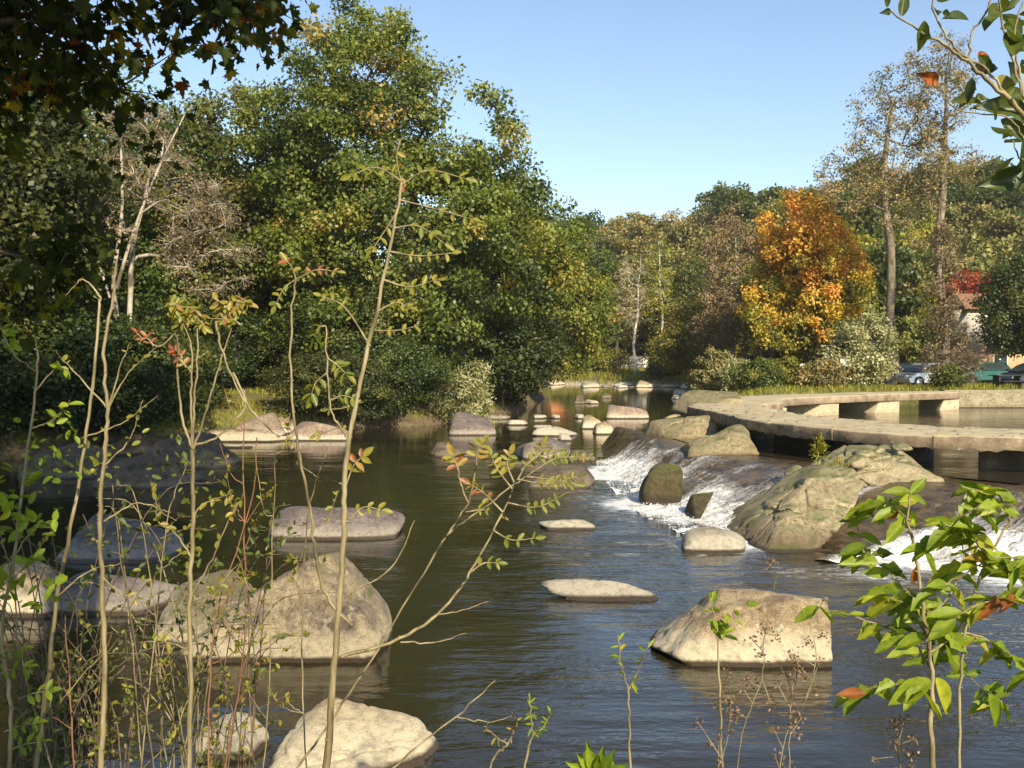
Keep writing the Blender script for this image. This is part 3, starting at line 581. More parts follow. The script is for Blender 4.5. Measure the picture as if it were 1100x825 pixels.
# loose facing stones set in the buttress
rs = np.random.RandomState(3)
for k in range(5):
    u = rs.uniform(850, 985); v = 478 + (985 - u) * rs.uniform(.05, .6) * .55 + rs.uniform(0, 14); Yv = 19.9 - (v - 478) * .035
    w = rs.uniform(8, 17); h = w * rs.uniform(.6, .85)
    child_rock('facing_stone', [(u - w, v + h * .2), (u - w * .6, v - h * .6), (u + w * .3, v - h * .7), (u + w, v), (u + w * .4, v + h * .7), (u - w * .5, v + h * .7)], Yv - .25, .5, None, 'masonry', tilt=40, seed=100 + k, sub=3, bury=0, rough=.06, p=8)

def tuft(u, v, Yv, size, label, seed):
    c = PY(u, v, Yv); rng = np.random.RandomState(seed); e = empty('rock_fern', tuple(c), label, 'plant', 'ferns rooted in the stone mound'); a = Acc(); n = 260
    d = rng.normal(0, 1, (n, 3)); d /= np.linalg.norm(d, axis=1)[:, None]; leaves(a, d * size * rng.rand(n)[:, None] * [.7, .5, 1.3], d + [0, -.2, .5], rng.normal(0, 1, (n, 3)), .085, T_LANCE, rng.rand(n)); a.build('fronds', M['yellowgreen'], e)
    b_ = Acc(); [tube(b_, [(0, .1, -.25), tuple(d[k] * size * .8)], [.008, .004], 4) for k in range(8)]; b_.build('stem', M['twig_dark'], e)
tuft(903, 512, 18.6, .30, 'green fern growing from a joint on the face of the stone mound', 1)
tuft(880, 482, 19.3, .22, 'smaller fern at the top of the stone mound by the walkway edge', 2)
# ------------------------------------------------------------------ walkway
DT = 1.45; DB = 1.17
outer = np.array([(5.7, 31.8), (5.8, 30.0), (6.05, 26.4), (6.5, 23.9), (7.15, 22.35), (8.35, 20.7), (9.6, 20.0), (11.5, 19.5), (17, 18.6)])
inner = np.array([(8.3, 32.2), (8.1, 30.0), (8.05, 28.0), (8.35, 26.4), (8.9, 25.1), (9.9, 23.3), (10.7, 22.5), (12.1, 21.9), (17.2, 21.0)])
M['deck'] = surf_mat('gravelled_stone', [(.3, (.30, .245, .15)), (.55, (.44, .37, .24)), (.75, (.52, .45, .31))], 5, bump=.5, bscale=40)
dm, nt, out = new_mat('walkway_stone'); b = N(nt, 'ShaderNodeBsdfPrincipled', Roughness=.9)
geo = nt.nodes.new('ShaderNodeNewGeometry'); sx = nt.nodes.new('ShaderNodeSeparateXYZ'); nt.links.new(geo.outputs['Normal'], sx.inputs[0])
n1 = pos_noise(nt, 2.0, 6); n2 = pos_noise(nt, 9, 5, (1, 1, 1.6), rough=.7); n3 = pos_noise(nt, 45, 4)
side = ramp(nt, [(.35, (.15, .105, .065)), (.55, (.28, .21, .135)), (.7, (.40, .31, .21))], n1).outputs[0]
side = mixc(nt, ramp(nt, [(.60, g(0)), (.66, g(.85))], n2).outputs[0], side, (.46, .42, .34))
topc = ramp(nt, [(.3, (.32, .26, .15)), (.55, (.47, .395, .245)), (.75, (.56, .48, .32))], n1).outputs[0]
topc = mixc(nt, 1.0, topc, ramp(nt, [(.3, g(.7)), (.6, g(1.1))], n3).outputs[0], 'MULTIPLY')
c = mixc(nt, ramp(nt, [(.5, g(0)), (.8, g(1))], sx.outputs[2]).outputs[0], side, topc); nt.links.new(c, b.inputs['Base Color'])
hsum = N(nt, 'ShaderNodeMath', operation='ADD'); nt.links.new(n2, hsum.inputs[0]); nt.links.new(n3, hsum.inputs[1])
bm = N(nt, 'ShaderNodeBump', Strength=.6, Distance=.03); nt.links.new(hsum.outputs[0], bm.inputs['Height']); nt.links.new(bm.outputs[0], b.inputs['Normal'])
nt.links.new(b.outputs[0], out.inputs[0]); M['walk'] = dm
def slab(name, O, I, z0, z1, mat, parent, jitter=.028, seed=0):
    """slab between two edge lines, with worn edges"""
    n = len(O); rng = np.random.RandomState(seed); O = np.array(O); I = np.array(I); k = .035
    rows = []
    for j in range(n):
        o, i_ = O[j], I[j]; d = (i_ - o) / np.linalg.norm(i_ - o); w = rng.uniform(-jitter, jitter, 8)
        rows.append([(*(o + d * (w[0])), z0 + w[1]), (*(o + d * w[2]), z1 - k), (*(o + d * (k + w[3] * .5)), z1 + w[4] * .3),
                     *[(*(o + (i_ - o) * f), z1 + rng.uniform(-.008, .008)) for f in (.25, .5, .75)],
                     (*(i_ - d * k), z1 + w[5] * .3), (*i_, z1 - k), (*i_, z0)])
    V = np.array(rows); m_ = V.shape[1]; a = Acc(); Q = []
    for j in range(n - 1):
        for q in range(m_): Q.append((j * m_ + q, (j + 1) * m_ + q, (j + 1) * m_ + (q + 1) % m_, j * m_ + (q + 1) % m_))
    a.add(V.reshape(-1, 3), Q); a.add(V[0], [list(range(m_))]); a.add(V[-1], [list(range(m_))[::-1]])
    o = a.build(name, mat, parent); bv = o.modifiers.new('worn', 'BEVEL'); bv.width = .012; bv.segments = 1; bv.limit_method = 'ANGLE'; return o
br = empty('stone_walkway', (0, 0, 0), 'curving stone slab walkway on low piers above the weir', 'footbridge')
On = resample(smooth_path(outer, 8), 141); In = resample(smooth_path(inner, 8), 141)
cuts = [0, 17, 36, 52, 67, 83, 101, 121, 140]
for k, (a_, b_) in enumerate(zip(cuts[:-1], cuts[1:])):
    e = .0035
    Os = On[a_:b_ + 1].copy(); Is = In[a_:b_ + 1].copy()
    Os[-1] += (Os[-2] - Os[-1]) * .06; Is[-1] += (Is[-2] - Is[-1]) * .06; Os[-1] += (Os[-2] - Os[-1]) * .12; Is[-1] += (Is[-2] - Is[-1]) * .12
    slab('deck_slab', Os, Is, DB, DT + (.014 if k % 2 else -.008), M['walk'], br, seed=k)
# corner block and far arm
far_o = np.array([(5.75, 31.9), (6.6, 34.2), (9.0, 38.6), (13.5, 41.6), (19.6, 44.4)]); far_i = np.array([(8.3, 32.3), (9.3, 33.6), (10.4, 36.6), (14.2, 39.5), (19.4, 42.3)])
FO = resample(smooth_path(far_o, 8), 61); FI = resample(smooth_path(far_i, 8), 61)
for k, (a_, b_) in enumerate(zip([0, 12, 25, 38, 50], [12, 25, 38, 50, 60])):
    Os = FO[a_:b_ + 1].copy(); Is = FI[a_:b_ + 1].copy(); Os[-1] += (Os[-2] - Os[-1]) * .06; Is[-1] += (Is[-2] - Is[-1]) * .06
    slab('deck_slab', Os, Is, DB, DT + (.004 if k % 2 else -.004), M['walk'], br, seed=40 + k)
M['litter'] = leaf_mat('fallen_leaf', [(0, (.10, .05, .02)), (.6, (.28, .15, .05)), (1, (.42, .28, .07))], .2)
rng = np.random.RandomState(9); a = Acc(); k = rng.randint(0, 141, 260); f = rng.beta(.6, .6, 260)[:, None] * .94 + .03; Pq = On[k] * (1 - f) + In[k] * f + rng.normal(0, .03, (260, 2))
leaves(a, np.column_stack([Pq, np.full(260, DT + .022)]), np.column_stack([rng.normal(0, 1, (260, 2)), np.zeros(260)]), np.tile([0, 0, 1.], (260, 1)) + rng.normal(0, .15, (260, 3)), rng.uniform(.04, .10, 260), T_OVAL, rng.rand(260))
tag(a.build('fallen_leaves', M['litter']), 'brown fallen leaves lying on the walkway', 'leaves', kind='stuff')
M['pier'] = surf_mat('shaded_damp_pier_stone', [(.3, (.035, .027, .02)), (.6, (.085, .065, .045)), (.75, (.16, .13, .09))], 3, bump=.7, bscale=12)  # damp stone, with the shade under the deck put into its colour
def box(name, c, sx_, sy, z0, z1, rz, mat, parent, taper=0.0, bevel=.03):
    w, d = sx_ / 2, sy / 2; V = []
    for z, s_ in ((z0, 1 + taper), (z1, 1.0)):
        for x, y in ((-w, -d), (w, -d), (w, d), (-w, d)):
            x *= s_; y *= s_; V.append((c[0] + x * math.cos(rz) - y * math.sin(rz), c[1] + x * math.sin(rz) + y * math.cos(rz), z))
    a = Acc(); a.add(V, [(0, 3, 2, 1), (4, 5, 6, 7), (0, 1, 5, 4), (1, 2, 6, 5), (2, 3, 7, 6), (3, 0, 4, 7)])
    o = a.build(name, mat, parent)
    if bevel: bv = o.modifiers.new('edge', 'BEVEL'); bv.width = bevel; bv.segments = 2
    return o
def along(k, f, A=None, B=None):
    A = On if A is None else A; B = In if B is None else B; return A[k] * (1 - f) + B[k] * f
for k0, k1, f0, f1 in ((88, 104, .28, .95), (62, 78, .45, .95), (40, 58, .5, .95), (16, 30, .35, .95), (128, 138, .3, .95)):
    q = np.array([along(k0, f0), along(k1, f0), along(k1, f1), along(k0, f1)])
    V = [(*p_, z_) for z_ in (-.2, DB - .003) for p_ in q]; a = Acc(); a.add(V, [(0, 3, 2, 1), (4, 5, 6, 7), (0, 1, 5, 4), (1, 2, 6, 5), (2, 3, 7, 6), (3, 0, 4, 7)])
    o = a.build('pier', M['pier'], br); bv = o.modifiers.new('edge', 'BEVEL'); bv.width = .04; bv.segments = 2
for k0, k1 in ((12, 17), (26, 32), (40, 46), (55, 60)):
    q = np.array([FI[k0] * .97 + FO[k0] * .03, FI[k1] * .97 + FO[k1] * .03, FI[k1] * .1 + FO[k1] * .9, FI[k0] * .1 + FO[k0] * .9])
    q[0] += (-.35, -.1); V = [(*p_, z_) for z_ in (-.2, DB - .003) for p_ in q]; V[4] = tuple(np.array(V[4]) + (.7, .35, 0)); a = Acc(); a.add(V, [(0, 3, 2, 1), (4, 5, 6, 7), (0, 1, 5, 4), (1, 2, 6, 5), (2, 3, 7, 6), (3, 0, 4, 7)])
    o = a.build('pier', M['deck'], br); bv = o.modifiers.new('edge', 'BEVEL'); bv.width = .03; bv.segments = 2

# rubble retaining wall on the far side of the pond
def rubble_wall(name, p0, p1, z0, z1, thick, mat, label, cat='wall'):
    p0 = np.array(p0); p1 = np.array(p1); L = np.linalg.norm(p1 - p0); nx = int(L / .12); nzv = int((z1 - z0) / .06) + 1
    d = (p1 - p0) / L; nrm = np.array([d[1], -d[0]])
    prof = [(0, z0 + (z1 - z0) * k / nzv) for k in range(nzv + 1)] + [(thick * k / 4, z1) for k in range(1, 5)] + [(thick, z0)]
    t_ = np.linspace(0, L, nx + 1); V = np.zeros((nx + 1, len(prof), 3))
    for j, (o_, z_) in enumerate(prof):
        V[:, j, 0] = p0[0] + d[0] * t_ - nrm[0] * o_; V[:, j, 1] = p0[1] + d[1] * t_ - nrm[1] * o_; V[:, j, 2] = z_
    dsp = .05 * fbm(V * np.array([2.2, 2.2, 3.5]), 3); V[:, :, 0] += nrm[0] * dsp; V[:, :, 1] += nrm[1] * dsp; V[:, :, 2] += .05 * fbm(V * 1.1, 3) * (V[:, :, 2] > z1 - .3)
    m_ = len(prof); i = (np.arange(nx)[:, None] * m_ + np.arange(m_ - 1)[None]).ravel()
    a = Acc(); a.add(V.reshape(-1, 3), np.stack([i, i + m_, i + m_ + 1, i + 1], -1)); return tag(a.build(name, mat, smooth=True), label, cat)
M['rubble'] = rock_mat('rubble_stone', (.34, .29, .18), (.46, .40, .26), (.34, .28, .17), bandh=.05, wl=.68, moss=.18, pits=.9)
rubble_wall('stone_wall', (19.3, 43.6), (60, 43.6), .3, 1.50, .6, M['rubble'], 'low rough stone wall along the far side of the pond')

# ------------------------------------------------------------------ trees
def tree_mesh(seed, ells, n_clump, clump_r, per, leaf, trunk_h, trunk_r, mind=.8, lean=(0, 0), shell=.45, tmpl_=T_CARD, flat=.65, droop=0.0, twigs=6, gap=0.0, colz=0.0, tipr=.012, ymin=None):
    rng = np.random.RandomState(seed)
    E = np.array(ells, float); vol = E[:, 3] * E[:, 4] * E[:, 5]; C = []; tries = 0
    while len(C) < n_clump and tries < n_clump * 40:
        tries += 1; e = E[rng.choice(len(E), p=vol / vol.sum())]
        d = rng.normal(size=3); d /= np.linalg.norm(d); r_ = (shell + (1 - shell) * rng.rand()) ** .6 if rng.rand() < .8 else rng.rand() ** .5
        p_ = e[:3] + d * e[3:6] * r_
        if gap and vnoise(p_ * .55 + seed) < gap: continue
        if C and np.min(np.linalg.norm(np.array(C) - p_, axis=1)) < mind * (.6 + .4 * rng.rand()): continue
        C.append(p_)
    C = np.array(C)
    th = np.linspace(0, 1, 9); wob = np.cumsum(rng.normal(0, .02 * trunk_h, (9, 2)), 0) * .5; wob[0] = 0
    nodes = [np.array([wob[k, 0] + lean[0] * th[k], wob[k, 1] + lean[1] * th[k], trunk_h * th[k] - (.4 if k == 0 else 0)]) for k in range(9)]
    par = [-1] + list(range(8)); nodes = list(nodes)
    order = np.argsort(np.linalg.norm(C - np.array([0, 0, trunk_h * .6]), axis=1)); tips = []
    NA = np.zeros((len(C) * 4 + 20, 3)); NA[:9] = nodes; cnt = 9; cost0 = np.zeros(len(NA)); cost0[:2] = 99
    for ci in order:
        c_ = C[ci]; dd = np.linalg.norm(NA[:cnt] - c_, axis=1); up = np.maximum(0, NA[:cnt, 2] - c_[2]) * .7
        j = int(np.argmin(dd + up + cost0[:cnt])); a_ = NA[j]; L = np.linalg.norm(c_ - a_); prev = j
        mid = (a_ + c_) / 2 + rng.normal(0, .10 * L, 3) + np.array([0, 0, .06 * L])
        for q in ((a_ * .45 + mid * .55), mid * .6 + c_ * .4, c_):
            NA[cnt] = q; par.append(prev); cost0[cnt] = cost0[j] + .12 * L; prev = cnt; cnt += 1
        tips.append(prev)
    NA = NA[:cnt]; w = np.zeros(cnt); w[tips] = 1
    for k in range(cnt - 1, 0, -1): w[par[k]] += w[k]
    rad = tipr * np.power(np.maximum(w, 1), .5); rad *= 1.0
    rad = rad * 1.0; sc_ = trunk_r / max(rad[0], 1e-6); rad = rad * np.where(w > 3, np.interp(w / w[0], [0, .3, 1], [1, .7 * sc_ + .3, sc_]), 1)
    tr = Acc(); idx = np.arange(1, cnt); pr = np.array(par[1:])
    big = rad[idx] > trunk_r * .3
    ra = np.minimum(rad[pr], rad[idx] * 1.35); ra[:8] = rad[pr[:8]]; ra[0] = rad[0] * 1.5
    bar_edges(tr, NA[pr][big], NA[idx][big] , ra[big], rad[idx][big], 9); bar_edges(tr, NA[pr][~big], NA[idx][~big], ra[~big], rad[idx][~big], 4)
    # foliage
    n = len(C) * per; ci = np.repeat(np.arange(len(C)), per); cr_ = clump_r * rng.uniform(.6, 1.25, len(C))
    d = rng.normal(size=(n, 3)); d /= np.linalg.norm(d, axis=1)[:, None]; rr = rng.rand(n) ** .45
    off = d * rr[:, None] * cr_[ci][:, None]; off[:, 2] *= flat; off += rng.normal(0, .12 * clump_r, (n, 3))
    if droop: off[:, 2] -= droop * rng.rand(n) ** 2 * cr_[ci] * 2
    P = C[ci] + off
    cen = E[:, :3].mean(0); outw = (P - cen); outw /= np.linalg.norm(outw, axis=1)[:, None] + 1e-9
    nrm = rng.normal(0, .42, (n, 3)) + outw * .35 + d * .75 + np.array([0, 0, .45]); nrm /= np.linalg.norm(nrm, axis=1)[:, None]
    dr_ = rng.normal(0, 1, (n, 3)) + d * .7 - np.array([0, 0, .3 + droop])
    rnd = np.clip(.5 + .24 * rng.normal(size=len(C))[ci] + .11 * rng.normal(size=n) + colz * (P[:, 2] - cen[2]) / (np.ptp(P[:, 2]) + .1), 0, 1)
    lv = Acc(); leaves(lv, P, dr_, nrm, leaf * rng.uniform(.6, 1.3, n), tmpl_, rnd)
    if twigs:
        ti = rng.choice(n, min(n, len(C) * twigs), replace=False); bar_edges(tr, C[ci[ti]], P[ti], np.full(len(ti), .010), np.full(len(ti), .004), 3)
    return lv, tr
def make_tree(name, loc, label, lm, bmn='bark', group=None, crown='crown', cat='tree', **kw):
    lv, tr = tree_mesh(**kw); e = empty(name, loc, label, cat, group); tr.build('trunk', M[bmn], e, smooth=True); lv.build(crown, M[lm], e); return e
def gz(x, y): return float(height(np.array([x]), np.array([y]))[0])
def at_px(u, Y): x = (u - 550) / F * Y; return (x, Y, gz(x, Y) - .05)

make_tree('oak_tree', (-5.0, 47.5, 1.0), 'huge green oak tree, tallest crown over the left bank', 'oak', seed=2,
    ells=[(-1.9, 0, 13.6, 4.6, 4, 5.0), (-1.9, 0, 16.6, 2.2, 2.5, 2.6), (-5.0, 0, 12.6, 3.6, 3.5, 3.8), (2.9, 0, 11.2, 3.2, 3.5, 3.9), (-.3, -.5, 7.4, 6.8, 5.5, 4.4), (4.9, 0, 7.6, 3.4, 3.5, 4.2), (-6.2, 1, 7.5, 3, 3.5, 4), (1.2, 0, 12.2, 2.4, 2.6, 3.0), (-1.5, -1.5, 3.2, 5, 4, 2.6)],
    n_clump=480, clump_r=1.0, per=250, leaf=.20, trunk_h=12, trunk_r=.42, mind=.85, gap=.34, flat=.6, shell=.5, colz=.15)
make_tree('riverside_tree', (0.6, 58, .9), 'rounded green tree overhanging the river right of the huge oak', 'oak', seed=5,
    ells=[(0, 0, 7.2, 4.2, 4, 4.2), (2.0, 0, 4.6, 3.4, 3.6, 3.4), (-2.2, 0, 8.5, 3.5, 3, 3.6), (-2, -2, 3.5, 3.5, 3, 3)], n_clump=240, clump_r=1.0, per=220, leaf=.20, trunk_h=8, trunk_r=.26, mind=.8, gap=.2)
make_tree('riverside_tree', (2.0, 78, .9), 'small yellowish tree past the overhanging one, touching the far bend', 'yellowgreen', seed=6,
    ells=[(0, 0, 6, 3.4, 3.5, 4.2), (1.5, 0, 8, 2.6, 2.5, 3)], n_clump=130, clump_r=1.0, per=150, leaf=.24, trunk_h=7, trunk_r=.2, mind=.8, gap=.2)
# left bank shade trees (each its own shape)
protos = []
def proto_tree(seed, h, r, lm, name, n=130, per=150, leaf=.24, gap=.25, low=.22, bmn='bark', shell=.45, clump=1.05, col=0.0):
    rng = np.random.RandomState(seed); el = [(0, 0, h * .60, r, r, h * .36)]
    for k in range(4): a = rng.rand() * 6.28; el.append((math.cos(a) * r * .5, math.sin(a) * r * .5, h * rng.uniform(low + .15, .8), r * .6, r * .6, h * .2))
    e = make_tree(name, (0, 0, -100), None, lm, bmn, seed=seed, ells=el, n_clump=n, clump_r=clump, per=per, leaf=leaf, trunk_h=h * .7, trunk_r=.018 * h, mind=.75, gap=gap, twigs=3, shell=shell, colz=col)
    e['used'] = 0; return e
def place(proto, name, loc, label, group, s=1.0, rz=0.0, cat='tree', sz=None):
    if not proto['used']: e = proto; proto['used'] = 1
    else: e = copy_thing(proto)
    e.location = loc; e.rotation_euler.z = rz; e.scale = (s, s, sz or s); tag(e, label, cat, group)
    return e
LA = proto_tree(21, 15, 4.6, 'green', 'broadleaf_tree', n=200, per=200, leaf=.22, gap=.22, low=.0)
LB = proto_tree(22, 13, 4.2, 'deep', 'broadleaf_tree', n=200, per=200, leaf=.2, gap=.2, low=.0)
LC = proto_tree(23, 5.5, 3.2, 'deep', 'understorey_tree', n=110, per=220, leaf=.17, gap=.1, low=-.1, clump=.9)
g1 = 'shade trees crowding the left bank'
spots = [(LA, 262, 52, 1.12, 0, 'tall green tree just left of the huge oak'), (LA, 90, 44, 1.05, 2, 'tall green tree behind the pale forked trunks'), (LB, 190, 60, 1.2, 1, 'dark tree filling the gap between two tall green ones'),
         (LB, 20, 36, .95, 3, 'dark tree at the left edge close to the shaded boulders'), (LA, -40, 52, 1.2, 4, 'tall tree partly cut off by the left edge'), (LB, -60, 30, 1.0, 5, 'near dark tree cut off by the left edge'),
         (LA, 340, 68, .95, 6, 'tree seen through gaps behind the huge oak'), (LB, 120, 75, 1.3, 2.5, 'farthest dark tree of the left bank wood'), (LB, 470, 72, .95, 1.5, 'dark tree deep behind the right side of the oak')]
for pr, u, Yv, s, rz, lb in spots: place(pr, 'broadleaf_tree', at_px(u, Yv), lb, g1, s, rz)
us = [(40, 33, .8, 'shrubby dark tree low at the left edge'), (105, 31.5, .85, 'shrubby dark tree behind the rearmost shaded boulder'), (180, 39, .8, 'shrubby dark tree left of the sunlit bank boulders'), (235, 47, .9, 'shrubby dark tree behind the bright grassy bank'),
      (300, 50, .9, 'shrubby tree behind the sunlit bank boulders'), (385, 45, .95, 'full dark shrubby tree at the water beneath the oak'), (345, 47, .85, 'shrubby tree next to the one at the water beneath the oak'), (540, 50, 1.0, 'black shrubby tree in shade right of the pale willow'), (440, 48, .9, 'shrubby tree behind the pale willow')]
us += [(12, 29.5, .75, 'leftmost dark shrubby tree, low over the water'), (60, 31, .7, 'dark shrubby tree hanging over the leftmost grey boulder'), (150, 33.5, .7, 'dark shrubby tree over the middle of the shaded boulders'), (338, 39.6, .6, 'shrubby tree over the water behind the long sunlit boulder'), (388, 40.9, .62, 'shrubby tree dipping to the water right of the long sunlit boulder'), (430, 42.2, .66, 'shrubby tree over the water between the oak and the pale willow'), (196, 36.5, .6, 'small dark shrubby tree where the shade meets the sunlit bank')]
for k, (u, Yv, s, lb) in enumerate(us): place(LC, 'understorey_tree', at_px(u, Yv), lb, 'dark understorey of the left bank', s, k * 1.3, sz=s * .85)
make_tree('willow_bush', at_px(497, 43.6), 'pale grey green willow bush at the waterline', 'willow', cat='bush', crown='foliage', seed=31, ells=[(0, 0, 1.6, 1.35, 1.2, 1.45), (.5, 0, 2.6, .8, .8, .9)], n_clump=90, clump_r=.42, per=90, leaf=.15, trunk_h=1.2, trunk_r=.06, mind=.25, tmpl_=T_LANCE)
# pale forked dying tree
make_tree('dying_tree', at_px(128, 33.5), 'half dead tree with pale forked stems and brown twiggy crown', 'browntwig', 'bark_pale', seed=33,
    ells=[(1.6, 0, 7.2, 2.2, 1.6, 2.2), (3.0, 0, 5.8, 1.6, 1.6, 1.7), (.6, 0, 9.3, 1.5, 1.5, 1.6), (-.5, 0, 7.5, 1.3, 1.2, 2)], n_clump=90, clump_r=.75, per=110, leaf=.085, trunk_h=8.5, trunk_r=.09, mind=.5, lean=(.9, 0), gap=.25, twigs=22)
a = Acc(); px = [(125, 340), (122, 300), (130, 240), (131, 190), (128, 120)]; tube(a, smooth_path([PY(u, v, 32.5) for u, v in px]), np.linspace(.085, .03, 25), 8)
tube(a, smooth_path([PY(u, v, 32.5) for u, v in [(125, 310), (140, 260), (158, 210), (180, 160), (200, 120)]]), np.linspace(.065, .02, 25), 8)
tube(a, smooth_path([PY(u, v, 32.5) for u, v in [(118, 320), (105, 280), (90, 235), (75, 210)]]), np.linspace(.045, .012, 19), 8)
tube(a, smooth_path([PY(u, v, 32.5) for u, v in [(150, 230), (175, 215), (195, 222)]]), np.linspace(.04, .015, 13), 6)
tube(a, smooth_path([np.append(PY(125, 340, 32.5)[:2], .7), PY(125, 430, 32.5), PY(125, 335, 32.5)]), .06, 8)
tag(a.build('bare_tree', M['bark_pale'], smooth=True), 'leafless pale forked tree in front of the half dead one', 'tree')

# overhanging maple: stands left of the camera, shades the left of the river
mp_ = empty('maple_tree', (-8.6, 7.6, .6), 'dark maple with yellowing and painted sunlit lobed leaves overhanging the top left corner', 'tree')
lv, tr = tree_mesh(seed=41, ells=[(.2, -.5, 7.6, 5.0, 4.5, 3.4), (4.6, -.4, 5.6, 2.5, 1.8, 1.25), (4.5, .1, 4.7, 1.7, 1.4, 1.4), (4.1, .3, 3.7, 1.3, 1.4, 1.3), (5.6, -.3, 5.9, 1.6, 1.4, 1.0), (6.4, -4.2, 8.2, 2.6, 2.6, 1.8), (-1, -3, 9, 4.0, 4.5, 3.0)],
    n_clump=820, clump_r=.5, per=90, leaf=.12, trunk_h=6.5, trunk_r=.24, mind=.28, gap=.0, tmpl_=T_MAPLE, flat=.9, droop=.35, twigs=8, shell=.3)
tr.build('trunk', M['bark'], mp_, smooth=True); lv.build('crown', M['maple'], mp_)

make_tree('added_shade_tree', (1.0, -4.5, 1.6), 'tall leafy tree added unseen behind the camera to shade the left river', 'green', seed=43,
    ells=[(-.6, 2.2, 19, 4.6, 4.2, 4.4), (-3.0, 2.0, 17, 3, 3.5, 3)], n_clump=170, clump_r=1.1, per=130, leaf=.26, trunk_h=15, trunk_r=.35, mind=.9, gap=.1)  # unseen tree, added to cast shade over the left of the river
make_tree('added_shade_tree', (-7.0, -3.0, 1.6), 'second leafy tree added unseen behind the camera for shade, farther left', 'green', seed=44,
    ells=[(0, 0, 16, 6, 5.5, 6), (-4, 2, 14, 4, 4, 4)], n_clump=190, clump_r=1.1, per=130, leaf=.26, trunk_h=13, trunk_r=.35, mind=.9, gap=.1)  # another unseen tree, added to deepen the shade by the left bank
# trees of the far bank and hill
def wide_ells(*e): return list(e)
make_tree('chestnut_tree', at_px(866, 61), 'big round chestnut tree in orange and yellow autumn leaf', 'orange', seed=51,
    ells=[(0, 0, 6.2, 3.5, 3.4, 4.2), (-.8, 0, 9.9, 2.3, 2.4, 2.4), (.9, 0, 8.8, 2.0, 2, 2.0), (2.4, 0, 6.6, 1.9, 2.4, 2.4), (-2.5, -.5, 6.6, 1.7, 2, 2.4), (-2.4, -.5, 3.6, 2.0, 2.2, 2.8), (.6, -1, 3.2, 2.8, 2, 2.2)], n_clump=300, clump_r=.68, per=190, leaf=.20, trunk_h=7, trunk_r=.3, mind=.55, gap=.3, droop=.3, colz=.8)
make_tree('alder_tree', at_px(957, 55), 'tall sparse alder left of its twin, pale straight trunk', 'alder', 'bark_mid', group='pair of tall sparse alders', seed=53,
    ells=[(0, 0, 13.6, 3.0, 2.6, 3.4), (-1.8, 0, 11.6, 2.6, 2, 2.2), (1, 0, 10, 1.6, 1.6, 2.2), (.6, 0, 17, 2.0, 1.8, 1.6)], n_clump=180, clump_r=.65, per=52, leaf=.14, trunk_h=16, trunk_r=.23, mind=.55, gap=.15, twigs=14)
make_tree('alder_tree', at_px(1010, 54), 'tallest sparse alder nearest the silver car, twiggy grey trunk', 'alder', 'bark_mid', group='pair of tall sparse alders', seed=55,
    ells=[(-.2, 0, 16.2, 1.7, 1.7, 2.6), (.8, 0, 12.3, 1.5, 1.2, .9), (-1.0, 0, 12.5, 1.4, 1.4, 2), (0, 0, 18.2, 1.2, 1.2, 1.2)], n_clump=110, clump_r=.65, per=50, leaf=.14, trunk_h=17.5, trunk_r=.2, mind=.55, gap=.1, twigs=14)
make_tree('twig_column', at_px(1012, 52.6), 'narrow column of grey brown twigs wrapping the taller alder', 'browntwig', 'bark', cat='bush', crown='foliage', seed=56,
    ells=[(0, 0, 2.4, 1.2, 1, 2.6), (0, 0, 5.8, .8, .8, 3.2), (-.2, 0, 8.6, .5, .6, 1.8)], n_clump=110, clump_r=.5, per=60, leaf=.11, trunk_h=7.5, trunk_r=.08, mind=.3, twigs=22)
make_tree('birch_tree', at_px(683, 97), 'leafless birch with the whitest trunk on the far shore', 'hillbrown', 'birch', group='birches on the far shore', seed=57,
    ells=[(-.6, 0, 8.3, 1.9, 1.7, 3.4)], n_clump=60, clump_r=.8, per=34, leaf=.16, trunk_h=12.0, trunk_r=.13, mind=.6, twigs=14, gap=.1)
make_tree('birch_tree', at_px(706, 98), 'birch with yellow green leaves right of the leafless one', 'yellowgreen', 'birch', group='birches on the far shore', seed=58,
    ells=[(0, 0, 10, 1.6, 1.6, 4.4), (.3, 0, 6.6, 2.0, 1.6, 2.6)], n_clump=95, clump_r=.8, per=60, leaf=.2, trunk_h=13.5, trunk_r=.12, mind=.6, twigs=8, gap=.2)
make_tree('birch_tree', at_px(664, 99), 'thin brown stemmed tree left of the birches', 'hillbrown', 'bark', group='birches on the far shore', seed=59,
    ells=[(0, 0, 6.5, 2.6, 2, 3.4)], n_clump=80, clump_r=.8, per=70, leaf=.18, trunk_h=9, trunk_r=.16, mind=.6, twigs=10, gap=.1)
make_tree('spreading_tree', at_px(743, 88), 'low spreading yellow green tree over the far water edge', 'yellowgreen', seed=60,
    ells=[(0, 0, 4.2, 4.0, 3.4, 2.4), (.6, 0, 6.6, 2.8, 2.6, 2.4), (-2, 0, 3.6, 2, 2, 1.6)], n_clump=170, clump_r=.85, per=110, leaf=.22, trunk_h=5.5, trunk_r=.22, mind=.6, gap=.1)
make_tree('broadleaf_tree', at_px(738, 100), 'green tree rising behind the low spreading yellow one', 'green', seed=61,
    ells=[(0, 0, 8, 3.2, 3, 3.6)], n_clump=110, clump_r=.95, per=130, leaf=.24, trunk_h=8, trunk_r=.2, mind=.6, gap=.1)
make_tree('poplar_tree', at_px(786, 82), 'tall thin yellow brown poplar beside the orange chestnut', 'hillbrown', 'bark_pale', seed=62,
    ells=[(0, 0, 9.0, 2.4, 2, 5.4), (-1, 0, 5, 2.2, 2, 3)], n_clump=150, clump_r=.85, per=80, leaf=.2, trunk_h=13, trunk_r=.2, mind=.6, twigs=10, gap=.15)
